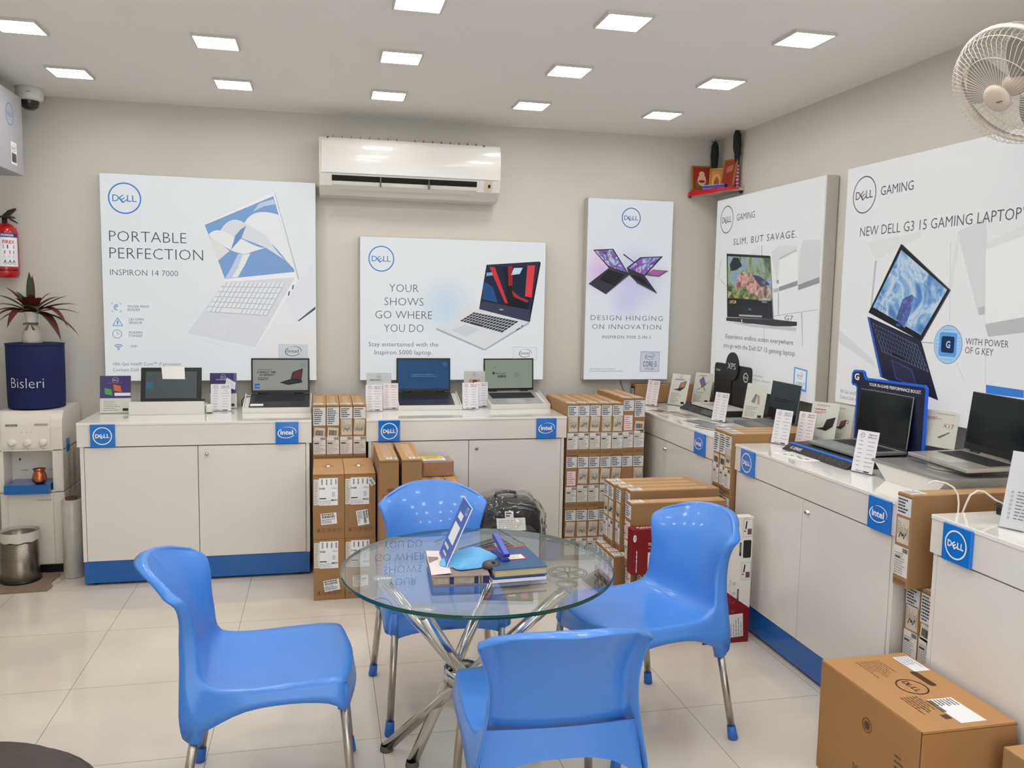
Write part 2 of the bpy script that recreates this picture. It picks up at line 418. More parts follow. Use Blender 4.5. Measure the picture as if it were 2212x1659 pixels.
rect(b, s.fr, u-.003, v-.012, u+.003, v+.010, PB, .0008)
u, v = s.uv(253.3, 721.4); ring(b, s.fr, u, v, .025, .0028, PB); rect(b, s.fr, u-.0012, v, u+.0012, v+.017, PB, .0008); rect(b, s.fr, u, v-.001, u+.012, v+.0012, PB, .0008)
u, v = s.uv(256.3, 755); disc(b, s.fr, u, v, .004, PB)
for k in (1, 2, 3): ring(b, s.fr, u, v, .0095*k+.002, .004, PB, .0008, 20, 42, 138)
b.build('feature_icons', s.t)
K = lambda L: off(400, 400, .229, L)
b = MB()
s.poly(b, K([(940,1085),(1222,700),(1228,1160),(1040,1298)]), bl('#e6e9ee'), .0005); s.poly(b, K([(1060,1280),(1228,1145),(1228,1172),(1075,1282)]), bl('#4a4f63'), .0007)
s.poly(b, K([(40,1402),(300,1500),(420,1540),(200,1460)]), bl('#cfd3d6'), .0005)
s.poly(b, K([(180,368),(828,66),(850,78),(1078,884),(1050,895),(375,905)]), bl('#f4f5f7'), .0007)
s.poly(b, K([(838,66),(850,78),(1078,884),(1062,890)]), bl('#c9ced4'), .0008)
s.poly(b, K([(370,915),(1035,870),(660,1532),(18,1395)]), bl('#dcdfe4'), .0008); s.poly(b, K([(1035,870),(1062,890),(672,1532),(660,1532)]), bl('#f2f3f5'), .0009)
s.poly(b, K([(300,1230),(505,1248),(370,1448),(185,1410)]), bl('#d3d6db'), .001); s.poly(b, K([(302,1236),(498,1252),(366,1443),(192,1408)]), bl('#dde0e5'), .0012)
for q in ((1005,940),(968,1000)): s.poly(b, K([(q[0],q[1]+40),(q[0]+10,q[1]),(q[0]+22,q[1]),(q[0]+12,q[1]+42)]), bl('#5b6068'), .0012)
b.build('laptop_picture', s.t)
b = MB()
kq = K([(360,915),(948,918),(770,1235),(200,1195)]); keys(b, s, kq, 6, 14, bl('#8f959e'), .0010, .08); keys(b, s, [(p[0]-.6, p[1]-.6) for p in kq], 6, 14, bl('#e9ebee'), .0013, .12)
b.build('keyboard_picture', s.t)
b = MB()
s.poly(b, K([(185,375),(832,103),(1033,818),(375,885)]), bl('#7fa6d6'), .001)
PT = bl('#eef0f0'); PT2 = bl('#dfe4ea'); PT3 = bl('#c6d4e8')
def arc(p0, p1, p2, k=10):
    return [((1-t)**2*p0[0]+2*t*(1-t)*p1[0]+t*t*p2[0], (1-t)**2*p0[1]+2*t*(1-t)*p1[1]+t*t*p2[1]) for t in [i/k for i in range(k+1)]]
s.poly(b, K(arc((560,355),(640,200),(880,280))+[(1025,790)]+arc((960,720),(820,520),(560,360))), PT, .0012)
s.poly(b, K(arc((330,432),(420,270),(560,355))+arc((760,470),(900,700),(1010,750))+arc((760,590),(600,520),(330,432))), PT2, .0013)
s.poly(b, K(arc((222,466),(280,400),(370,440))+arc((560,520),(700,600),(760,590))+arc((560,650),(420,640),(222,466))), PT, .0014)
s.poly(b, K([(470,480),(520,420),(575,383),(530,500),(430,612),(455,540)]), bl('#6f97c9'), .0015)
s.poly(b, K([(640,250),(700,170),(835,130),(850,180),(740,200)]), PT3, .0013)
s.poly(b, K([(225,470),(420,620),(310,712),(260,590)]), bl('#e6e6e2'), .0014); s.poly(b, K([(500,650),(620,640),(540,790),(500,870),(375,882),(440,770)]), PT3, .0013)
s.poly(b, K([(540,660),(610,650),(560,760),(490,868),(440,872),(500,780)]), PT, .0015)
b.build('screen_picture', s.t)
b = MB(); s.poly(b, [(601,743),(665,744),(666,790),(601.5,790)], bl('#cdd4da'), .0007); s.intel(b, 633.4, 758.5, 33, INKD); b.build('chip_badge', s.t)

# sign 2 ----------------------------------------------------------
face2 = bl_cloud('lit_face_shows', WB, [((-.05, -.075, .45), .23, '#a9d2ee', .75), ((.10, -.075, .36), .16, '#f4cfc0', .6), ((.07, -.075, .33), .07, '#6fb4e2', .5)])
s = Sign('light_box_sign', 'wide light box sign reading YOUR SHOWS GO WHERE YOU DO under the air conditioner', ony, 5.07, ((777,510),(1180,523),(1173.5,820.5)), face2, 'y')
b = MB(); s.dell(b, 823.8, 558.9, 28, PB); b.build('logo', s.t)
b = MB()
for t, x0, x1, y in (('YOUR',841,904,631),('SHOWS',830.5,914.8,660.1),('GO WHERE',810.7,933.6,688.5),('YOU DO',829.5,915,717.3)): s.text(None, t, x0, y-.3, x1, y+.3, 17, INKD, .016)
b = MB(); s.text(b, 'Stay entertained with the', 796, 748.3, 946.7, 748.6, 9.6, INKM, .003); s.text(b, 'Inspiron 5000 laptop.', 809, 765.6, 933.6, 766, 9.6, INKM, .003); b.build('caption_lettering', s.t)
b = MB(); s.poly(b, [(1107.7,749),(1160,750),(1160,778),(1107.7,778)], bl('#c3cad0'), .0006); s.poly(b, [(1108.6,750),(1159,751),(1159,777),(1108.6,777)], bl('#e6eaed'), .0008); s.intel(b, 1134.5, 763, 27, INKD); b.build('chip_badge', s.t)
K = lambda L: off(650, 250, .3194, L)
b = MB()
s.poly(b, K([(915,1435),(1205,1308),(1545,1392),(1243,1578)]), bl('#dfe2e5'), .0008); s.poly(b, K([(915,1435),(1243,1578),(1545,1392),(1543,1408),(1248,1586),(1232,1586),(915,1448)]), bl('#aeb4ba'), .0007)
s.poly(b, K([(1015,1450),(1108,1413),(1210,1445),(1120,1495)]), bl('#d2d6da'), .001)
s.poly(b, K([(1255,1008),(1612,986),(1622,995),(1548,1395),(1205,1308)]), bl('#2b2d42'), .001); s.poly(b, K([(1612,986),(1622,995),(1548,1395),(1538,1393)]), bl('#0f1118'), .0011)
s.poly(b, K([(1205,1308),(1222,1254),(1553,1314),(1545,1395)]), bl('#3a3d55'), .0012)
s.poly(b, K([(1455,1448),(1480,1432),(1482,1438),(1457,1454)]), GDK, .0012); s.poly(b, K([(1488,1424),(1502,1416),(1503,1422),(1490,1430)]), GDK, .0012)
b.build('laptop_picture', s.t)
b = MB(); keys(b, s, K([(1170,1328),(1475,1390),(1360,1468),(1072,1388)]), 5, 15, bl('#30333c'), .0012, .16); b.build('keyboard_picture', s.t)
b = MB()
s.poly(b, K([(1258,1022),(1588,1012),(1540,1310),(1220,1254)]), bl('#12233f'), .0013)
s.poly(b, K([(1275,1024),(1310,1023),(1400,1270),(1380,1266)]), bl('#d8303a'), .0015); s.poly(b, K([(1532,1014),(1583,1012),(1560,1230),(1515,1220)]), bl('#e3414a'), .0015)
s.poly(b, K([(1440,1030),(1500,1028),(1480,1070),(1420,1078)]), bl('#bfe3f3'), .0015); s.poly(b, K([(1255,1062),(1320,1055),(1325,1075),(1254,1085)]), bl('#77b7d8'), .0014)
s.poly(b, K([(1236,1120),(1300,1160),(1330,1264),(1226,1240)]), bl('#1f4f86'), .0014); s.poly(b, K([(1400,1018),(1430,1017),(1430,1150),(1405,1150)]), bl('#a3202c'), .0015)
s.poly(b, K([(1365,1030),(1420,1018),(1425,1180),(1470,1220),(1540,1250),(1532,1308),(1390,1285),(1390,1180)]), bl('#14131c'), .00145); s.poly(b, K([(1425,1180),(1480,1225),(1540,1250),(1530,1265),(1440,1225)]), bl('#b02c38'), .0016)
text(b, s.fr, 'DELL', *s.uv(1079, 670), .008, bl('#e9edf2'), width=.026, n=.0016, thin=-.01)
b.build('screen_picture', s.t)

# sign 3 ----------------------------------------------------------
face3 = bl_cloud('lit_face_hinging', '#e4e8ef', [((-.19, -.075, .68), .17, '#d79ae6', .8), ((.05, -.075, .66), .26, '#b9b4ee', .85), ((-.02, -.075, .50), .16, '#c3c0f0', .7), ((-.20, -.075, .79), .09, '#f2b4d2', .6)])
s = Sign('light_box_sign', 'narrow upright light box sign reading DESIGN HINGING ON INNOVATION near the corner', ony, 5.07, ((1271,427),(1456,434),(1440,820)), face3, 'y')
b = MB(); s.dell(b, 1363.5, 470.8, 22, DB); b.build('logo', s.t)
b = MB(); s.text(None, 'DESIGN HINGING', 1276, 692.3, 1431.5, 692.5, 10.6, INKD, .014, 1.15); s.text(None, 'ON INNOVATION', 1279, 711.2, 1427.6, 711.5, 10.6, INKD, .014, 1.15); s.text(None, 'INSPIRON 7000 2-IN-1', 1300.7, 731.3, 1404.8, 731.5, 6.4, INKD, .006, 1.1)
b = MB(); s.text(b, '10th Gen Intel® Core™ i5 processor.', 1274, 798, 1329, 798, 2.8, INKM, 0); s.text(b, 'Contact Dell representative for more details.', 1273.6, 802.6, 1345, 802.6, 2.8, INKM, 0); b.build('small_lettering', s.t)
b = MB(); s.poly(b, [(1384,759),(1425.3,760),(1423.3,803),(1382,803)], bl('#7d838c'), .0006); s.poly(b, [(1384.7,760),(1424.5,761),(1422.5,802.3),(1382.8,802.3)], bl('#c9d0dc'), .0008)
s.intel(b, 1404, 770, 22, INKD); s.text(b, 'CORE i5', 1389, 791.5, 1418, 791.8, 11, GDK, 0); s.text(b, '10TH GEN', 1393, 799, 1412, 799.2, 4.6, INKD, 0); b.build('chip_badge', s.t)
K = lambda L: off(1150, 380, .3254, L)
b = MB(); DKG = bl('#3b3b44')
s.poly(b, K([(402,490),(537,484),(642,655),(508,612)]), bl('#24242c'), .0009); s.poly(b, K([(372,716),(505,612),(642,655),(485,785)]), DKG, .0008); s.poly(b, K([(485,785),(642,655),(644,662),(490,787)]), bl('#85858c'), .0009)
s.poly(b, K([(743,660),(840,672),(906,630),(800,622)]), bl('#6b6b76'), .0008); s.poly(b, K([(716,540),(867,534),(746,666),(626,610)]), bl('#2a2a32'), .0011)
s.poly(b, K([(626,610),(746,664),(828,778),(690,706),(640,655)]), DKG, .001); s.poly(b, K([(690,706),(828,778),(824,782),(692,714)]), bl('#7c7c84'), .0011)
s.poly(b, K([(600,522),(608,518),(678,572),(672,576)]), bl('#3c3c44'), .0012); b.build('laptop_picture', s.t)
b = MB(); keys(b, s, K([(505,622),(612,655),(548,730),(440,690)]), 5, 12, bl('#1a1a20'), .0012, .2); b.build('keyboard_picture', s.t); b = MB(); keys(b, s, K([(650,655),(730,672),(780,740),(690,690)]), 4, 10, bl('#1a1a20'), .0013, .2); b.build('keyboard_picture', s.t)
b = MB()
WV = bl_noise('wave_print', 14, [(.32, '#2f3f9c'), (.44, '#b04ab8'), (.52, '#4f86d4'), (.60, '#d9ecf8'), (.70, '#d05a9c')], 3, 2.5); s.poly(b, K([(412,496),(532,490),(628,642),(512,604)]), WV, .0012); s.poly(b, K([(412,496),(470,493),(520,600),(512,604)]), bl('#b95fb4'), .0011)
s.poly(b, K([(722,546),(850,540),(742,658),(636,612)]), WV, .0014); s.poly(b, K([(722,546),(760,545),(690,630),(636,612)]), bl('#b45aa8'), .0013)
s.poly(b, K([(790,628),(880,632),(835,662),(770,648)]), bl('#b560a8'), .0012); b.build('screen_picture', s.t)

# sign 4 (right wall) ----------------------------------------------
face4 = bl_cloud('lit_face_savage', '#e3e4e4', [((.1, -.075, .5), .9, '#eaeae8', .4)])
s = Sign('light_box_sign', 'light box sign reading SLIM, BUT SAVAGE on the right wall next to the corner', onx, 2.46, ((1550,431),(1785,380),(1756,873)), face4, 'x')
b = MB(); s.dell(b, 1570.4, 474.4, 29.6, INKD, .065); s.text(b, 'GAMING', 1591.6, 476.5, 1630.6, 470.5, 14.3, INKD, .006); b.build('logo', s.t)
b = MB(); s.text(None, 'SLIM, BUT SAVAGE.', 1584.4, 529, 1721, 513.4, 14.5, INKD, .004, 1.2); s.text(None, 'G7', 1695, 691.6, 1713, 692.5, 10.3, INKD, .006)
b = MB(); s.text(b, 'Experience endless action everywhere', 1567.6, 730.4, 1713.6, 745, 9.8, INKD, .002); s.text(b, 'you go with the Dell G7 15 gaming laptop.', 1563, 749.5, 1719, 768.8, 9.8, INKD, .002)
s.text(b, 'Powered by 9th Gen Intel® Core™ i7 processor.', 1541, 798.5, 1650, 815, 5, INKL, 0); s.text(b, 'Contact Dell representative for more details.', 1541, 807, 1666, 826.5, 5, INKL, 0); b.build('caption_lettering', s.t)
K = lambda L: off(1530, 540, .1567, L)
b = MB(); G1 = bl('#d8d9d9'); G2 = bl('#bdbec0'); G3 = bl('#97989c'); G4 = bl('#dfe0df')
s.poly(b, K([(870,30),(965,-60),(1225,-60),(1225,20),(980,135),(945,440)]), G1, .0005); s.poly(b, K([(980,135),(1222,5),(1222,-15),(980,110)]), G2, .0006)
s.poly(b, K([(985,150),(1228,28),(1232,420),(975,500)]), bl('#ececea'), .0007); s.poly(b, K([(975,512),(1232,420),(1232,490),(975,570)]), G3, .0007); s.poly(b, K([(1240,480),(1535,370),(1535,455),(1240,555)]), G3, .0007)
s.poly(b, K([(1262,30),(1300,-130),(1558,-150),(1535,370),(1240,470)]), bl('#d5d6d6'), .0006)
s.poly(b, K([(945,415),(972,410),(972,460),(945,465)]), G3, .0007); s.poly(b, K([(890,540),(972,520),(972,575),(900,590)]), G2, .0007)
for L in ([(966,590),(976,590),(970,900),(962,900)], [(905,908),(1505,820),(1505,826),(905,914)], [(1284,870),(1294,870),(1304,1330),(1299,1330)], [(768,1060),(772,1060),(772,1290),(768,1290)], [(180,120),(184,120),(140,390),(136,390)], [(155,400),(160,396),(255,500),(255,506)], [(735,-60),(742,-60),(745,75),(738,75)]): s.poly(b, K(L), G3, .0007)
s.poly(b, K([(540,60),(660,-60),(700,-70),(725,70)]), G4, .0006); b.build('facet_pattern', s.t)
b = MB()
s.poly(b, K([(245,990),(920,1055),(1215,1070),(1215,1120),(600,1060)]), bl('#c4c4c4'), .0006)
s.poly(b, K([(255,50),(850,80),(858,95),(902,955),(262,925)]), bl('#26272b'), .0008); s.poly(b, K([(850,80),(862,84),(905,955),(893,955)]), bl('#8b8d92'), .0009)
s.poly(b, K([(248,930),(900,955),(1225,992),(1222,1046),(1120,1055),(920,1052),(250,975)]), bl('#3b3b3f'), .0009)
for v in (985, 1005, 1025): s.poly(b, K([(460,v-20),(1215,v+8),(1215,v+14),(460,v-14)]), bl('#1c1c20'), .0011)
s.poly(b, K([(455,955),(470,956),(470,1015),(455,1013)]), bl('#c9c9cb'), .0011); s.poly(b, K([(425,888),(745,905),(738,928),(425,912)]), bl('#b9babd'), .001); s.poly(b, K([(425,898),(742,914),(742,917),(425,902)]), bl('#55565a'), .0012)
b.build('laptop_picture', s.t)
b = MB()
s.poly(b, K([(268,82),(855,112),(880,788),(268,742)]), bl('#1d1f22'), .001)
JG = bl_noise('jungle_print', 9, [(.30, '#16201c'), (.42, '#3f5a3a'), (.50, '#7f9a66'), (.57, '#a9b8a4'), (.64, '#7fa6dc'), (.75, '#c8d4e4')])
s.poly(b, K([(270,85),(855,115),(875,640),(270,600)]), JG, .0011)
s.poly(b, K([(270,560),(330,590),(420,560),(520,600),(640,590),(760,620),(876,600),(878,700),(270,660)]), bl_noise('undergrowth_print', 22, [(.35, '#1c2012'), (.5, '#6f7f36'), (.62, '#a8b95a'), (.75, '#d2c878')]), .00115)
s.poly(b, K([(300,200),(350,100),(420,110),(470,220),(380,280),(310,290)]), bl('#26303c'), .0012)
s.poly(b, K([(370,520),(400,380),(470,300),(560,310),(640,350),(700,430),(740,500),(660,590),(560,600),(520,520),(440,500),(410,580)]), bl_noise('coral_rock_print', 16, [(.35, '#7a3f3c'), (.48, '#c98a80'), (.58, '#e0b09c'), (.7, '#e8d0c0')], 6, 2), .0013)
s.poly(b, K([(610,340),(700,360),(800,420),(850,480),(720,500),(660,430)]), bl_noise('dark_ridge_print', 18, [(.4, '#232848'), (.6, '#4a5078'), (.7, '#8a7a98')]), .0014)
s.poly(b, K([(640,600),(700,520),(820,500),(868,560),(870,660),(700,660)]), bl_noise('dry_bush_print', 24, [(.35, '#5a4638'), (.5, '#b89880'), (.65, '#e0cdbd')]), .0013)
u, v = s.uv(*K([(293,735)])[0]); text(b, s.fr, 'CAPCOM', u, v, .018, bl('#e9c87c'), width=.085, thin=-.012, n=.0016)
u, v = s.uv(*K([(698,700)])[0]); text(b, s.fr, 'MONSTER HUNTER', u, v, .014, bl('#e6e6e6'), width=.125, n=.0016); u, v = s.uv(*K([(740,728)])[0]); text(b, s.fr, 'WORLD', u, v, .008, bl('#e6e6e6'), width=.06, n=.0016)
u, v = s.uv(*K([(555,828)])[0]); text(b, s.fr, 'DELL', u, v, .010, bl('#7fb4e8'), width=.035, n=.0014)
b.build('screen_picture', s.t)
b = MB(); s.poly(b, [(1716,792),(1744.5,800),(1741.5,848),(1713,839)], bl('#5f9fe0'), .0006); s.poly(b, [(1718.5,796),(1741.8,802.5),(1739,842),(1716,835)], bl('#e6ebf0'), .0008); s.intel(b, 1729, 811.5, 22, INKD); s.text(b, 'CORE i7', 1719.5, 829, 1738, 834.5, 6, INKD, 0); b.build('chip_badge', s.t)

# sign 5 (right wall) ----------------------------------------------
face5 = bl_cloud('lit_face_laptops', '#e6e6e6', [((.1, -.075, .6), 1.0, '#edecea', .4)])
s = Sign('light_box_sign', 'largest light box sign on the right wall, its tilted laptop showing a blue frosty screen', onx, 2.46, ((1832,364),(2260,262.5),(1803,868)), face5, 'x')
b = MB(); s.dell(b, 1867.6, 420.8, 40, INKD, .06); s.text(b, 'GAMING', 1902.5, 421.8, 1973.4, 410.6, 20, INKD, .004); b.build('logo', s.t)
b = MB(); s.text(None, 'NEW DELL G3 15 GAMING LAPTOP°', 1857.9, 508.5, 2216, 475.4, 22.5, INKD, .008)
b = MB(); s.text(b, 'WITH POWER', 2085.8, 746.5, 2179, 748.6, 14.5, INKD, .004); s.text(b, 'OF G KEY', 2084.6, 764.2, 2145.7, 767.6, 14.5, INKD, .004)
s.text(b, '9th Gen Intel® Core™ i7 processor.', 1815.5, 848.5, 1905, 864, 8, INKM, .006); s.text(b, 'Contact Dell representative for more details.', 1814.5, 861.5, 1925, 880, 8, INKM, .006); b.build('caption_lettering', s.t)
K = lambda L: off(1700, 250, .3917, L)
b = MB()
s.poly(b, K([(940,640),(1100,560),(1105,690),(1098,735),(1092,1060),(1055,1100)]), G1, .0005); s.poly(b, K([(1098,735),(1310,660),(1310,600),(1105,700)]), G4, .0006); s.poly(b, K([(1100,738),(1310,665),(1310,1110),(1098,1145)]), bl('#ededeb'), .0007)
s.poly(b, K([(1092,1150),(1310,1110),(1310,1195),(1110,1220)]), G2, .0006); s.poly(b, K([(1055,1060),(1092,1050),(1092,1095),(1060,1100)]), G2, .0006); s.poly(b, K([(288,1180),(470,1340),(490,1390),(288,1250)]), G1, .0006)
s.poly(b, K([(440,700),(490,795),(740,670),(735,640)]), G4, .0006); s.poly(b, K([(485,800),(497,798),(470,1050),(462,1050)]), G2, .0006); s.poly(b, K([(940,660),(960,660),(900,1000),(880,990)]), G4, .0006)
for L in ([(900,700),(906,700),(900,1130),(896,1130)], [(1092,1220),(1098,1220),(1098,1480),(1092,1480)], [(930,1360),(936,1358),(985,1470),(980,1474)]): s.poly(b, K(L), G1, .0007)
b.build('facet_pattern', s.t)
b = MB()
s.poly(b, K([(443,1108),(460,1112),(740,1240),(835,1570),(515,1440)]), bl('#23253a'), .0007); s.poly(b, K([(443,1108),(455,1112),(527,1440),(515,1440)]), bl('#3a63b8'), .0008); s.poly(b, K([(575,1342),(690,1400),(720,1500),(600,1450)]), bl('#3c4f8a'), .0009); s.poly(b, K([(580,1348),(686,1404),(715,1494),(604,1446)]), bl('#2b2d44'), .001)
s.poly(b, K([(630,707),(902,963),(740,1243),(450,1085)]), bl('#17181c'), .0009); s.poly(b, K([(630,707),(640,712),(905,962),(745,1243),(740,1240),(896,963)]), bl('#4a4b52'), .001)
u, v = s.uv(*K([(604,1160)])[0]); text(b, s.fr, 'DELL', u, v, .010, bl('#4f9be8'), width=.03, n=.0014); b.build('laptop_picture', s.t)
b = MB(); keys(b, s, K([(470,1140),(720,1262),(785,1418),(525,1302)]), 5, 15, bl('#6f7fa6'), .001, .2); keys(b, s, K([(472,1142),(718,1263),(780,1414),(528,1302)]), 5, 15, bl('#141520'), .0012, .3); b.build('keyboard_picture', s.t)
b = MB()
s.poly(b, K([(632,740),(885,960),(740,1210),(475,1055)]), bl_noise('frost_print', 7.5, [(.30, '#2452a0'), (.40, '#4a8ad4'), (.50, '#8fc4ee'), (.58, '#dceefa'), (.66, '#6fb0e6'), (.78, '#f4fafd')], 8, 1.6), .0012)
s.poly(b, K([(640,1010),(690,985),(715,1010),(680,1090),(650,1170),(600,1125)]), bl_noise('deep_blue_print', 14, [(.4, '#1f3576'), (.55, '#3f62b8'), (.7, '#7fb0e8')], 5, 2), .0013)
u, v = s.uv(*K([(500,1040)])[0]); text(b, s.fr, 'CODE VEIN', u, v, .012, bl('#2b3550'), width=.07, n=.0026, rot=R(-26))
b.build('screen_picture', s.t)
b = MB(); u, v = s.uv(2047.8, 744.3); r = abs(s.uv(2047.8, 702)[1]-v)
disc(b, s.fr, u, v, r, bl('#4a7fb8'), .0007); disc(b, s.fr, u, v, r*.97, bl('#a9cdec'), .0009)
for k in range(-4, 5): rect(b, s.fr, u-r*.9*math.cos(k*.28), v+k*r*.19-.0012, u+r*.9*math.cos(k*.28), v+k*r*.19+.0012, bl('#7db4e4'), .0011)
b.poly([s.fr(u+x, v+y, .0013) for x, y in rrect(-r*.62, -r*.62, r*.62, r*.62, r*.15)], bl('#5a9fe0')); b.poly([s.fr(u+x, v+y, .0015) for x, y in rrect(-r*.45, -r*.42, r*.45, r*.42, r*.1)], bl('#15294f'))
text(b, s.fr, 'G', u-r*.12, v-r*.17, r*.34, bl('#a9d6ff'), width=r*.3, thin=-.03, n=.0017)
s.poly(b, K([(745,1248),(808,1252),(808,1255),(745,1251)]), INKM, .0008); b.build('key_picture', s.t)
b = MB(); s.poly(b, [(2130,831),(2212,843),(2212,860),(2130,850)], bl('#3c7fd6'), .0007); b.build('chip_badge', s.t)

# sign on the left wall, seen edge-on
t = thing('wall_signboard', 'grey-white signboard high on the left wall beside the dome camera', 'sign', (XL, 4.2, 2.09))
b = MB(); b.box(0, -.75, 0, .285, .68, .40, mat('signboard_side', '#a9a9ad', .5), .004); b.build('casing', t)
b = MB(); b.box(.285, -.747, .003, .291, .677, .397, mat('signboard_face', '#a6a6ab', .4)); b.build('face', t)
fr = Fr((.291, 0, 0), (0,1,0), (0,0,1)); b = MB(); dell(b, fr, .50, .28, .055, mat('sign_blue_print', '#4d7cc0', .4)); b.build('logo', t)
b = MB(); text_rows(b, fr, .18, .05, .42, .085, 2, M_GINK, .4, 3); b.build('small_lettering', t)
b = MB(); rect(b, fr, .50, .04, .58, .15, M_WHITE); barcode(b, fr, .51, .05, .57, .095, M_INK, 4, 8); intel(b, fr, .54, .12, .055, M_INK); b.build('chip_badge', t)

# ------------------------------------------------------------------ display counters
def counter(label, W, loc, rz, plates, depth=.61, lock=True, group='white display counters along the walls'):
    t = thing('display_counter', label, 'counter', loc, rz, group); h = W/2
    b = MB(); b.box(-h, -.003, .831, h, depth, .845, M_LAMT, .002); b.build('worktop', t)
    b = MB(); b.box(-h, 0, .722, h, .02, .831, M_LAM, .0015); b.box(-h, .02, .722, -h+.02, depth, .831, M_LAM); b.box(h-.02, .02, .722, h, depth, .831, M_LAM); b.build('fascia', t)
    b = MB(); g = h-.012
    b.box(-g, .006, .128, -g+.018, depth-.01, .722, M_LAM); b.box(g-.018, .006, .128, g, depth-.01, .722, M_LAM); b.box(-g+.018, .03, .128, g-.018, depth-.01, .70, M_LAM)
    b.box(-g+.018, .022, .700, g-.018, .03, .722, M_GAP); b.box(-.004, .022, .128, .004, .031, .722, M_GAP)
    b.build('carcass', t)
    for k, (a, c) in enumerate(((-g+.0205, -.0015), (.0015, g-.0205))):
        b = MB(); b.box(a, .004, .130, c, .022, .717, M_LAM, .001); d = b.build('door', t)
        if k == 1 and lock:
            b = MB(); b.T = Matrix.Translation((a+.042, .004, .674)) @ Matrix.Rotation(R(90), 4, 'X')
            b.lathe([(0,.016),(.006,.016),(.0085,.014),(.0095,.006),(.011,.004),(.011,0)], M_CHROME, 20); b.box(-.0015, -.005, .016, .0015, .005, .0165, M_INK); b.build('lock', d)
    b = MB(); b.box(-g+.002, .010, .014, g-.002, depth-.02, .128, M_BLUE); b.build('plinth', t)
    for x in (-g+.05, g-.05):
        b = MB(); b.cyl((x, .05, 0), (x, .05, .02), .018, M_BLK, 12); b.build('foot', t)
    for kind, x in plates:
        b = MB(); b.box(x-.0575, -.012, .722, x+.0575, -.0001, .837, M_SIGN, .0015); p = b.build('logo_plate', t)
        fr = Fr((x, -.0122, .7795), (1,0,0), (0,0,1)); b = MB()
        if kind == 'd': dell(b, fr, 0, 0, .045, M_WHITE, True, .0048)
        else: intel(b, fr, 0, .002, .092, M_WHITE, True)
        b.build('lettering', p)
    return t
counter('white counter with blue plinth beside the water dispenser on the left', 1.145, (-.6305, 4.5, 0), 0, (('d', -.4495), ('i', .4465)))
counter('white counter behind the glass table, below the YOUR SHOWS sign', 1.124, (.79, 4.5, 0), 0, (('d', -.44), ('i', .44)))
counter('white counter in the back right corner carrying the round-topped black display', 1.30, (1.89, 4.39, 0), -math.pi/2, (('i', .49),))
counter('white counter with blue plinth along the right wall under the gaming signs', 1.145, (1.89, 2.9625, 0), -math.pi/2, (('d', -.44), ('i', .485)))
counter('white counter cut off by the right edge, behind the big carton', 1.145, (1.89, 1.6625, 0), -math.pi/2, (('d', -.45),))

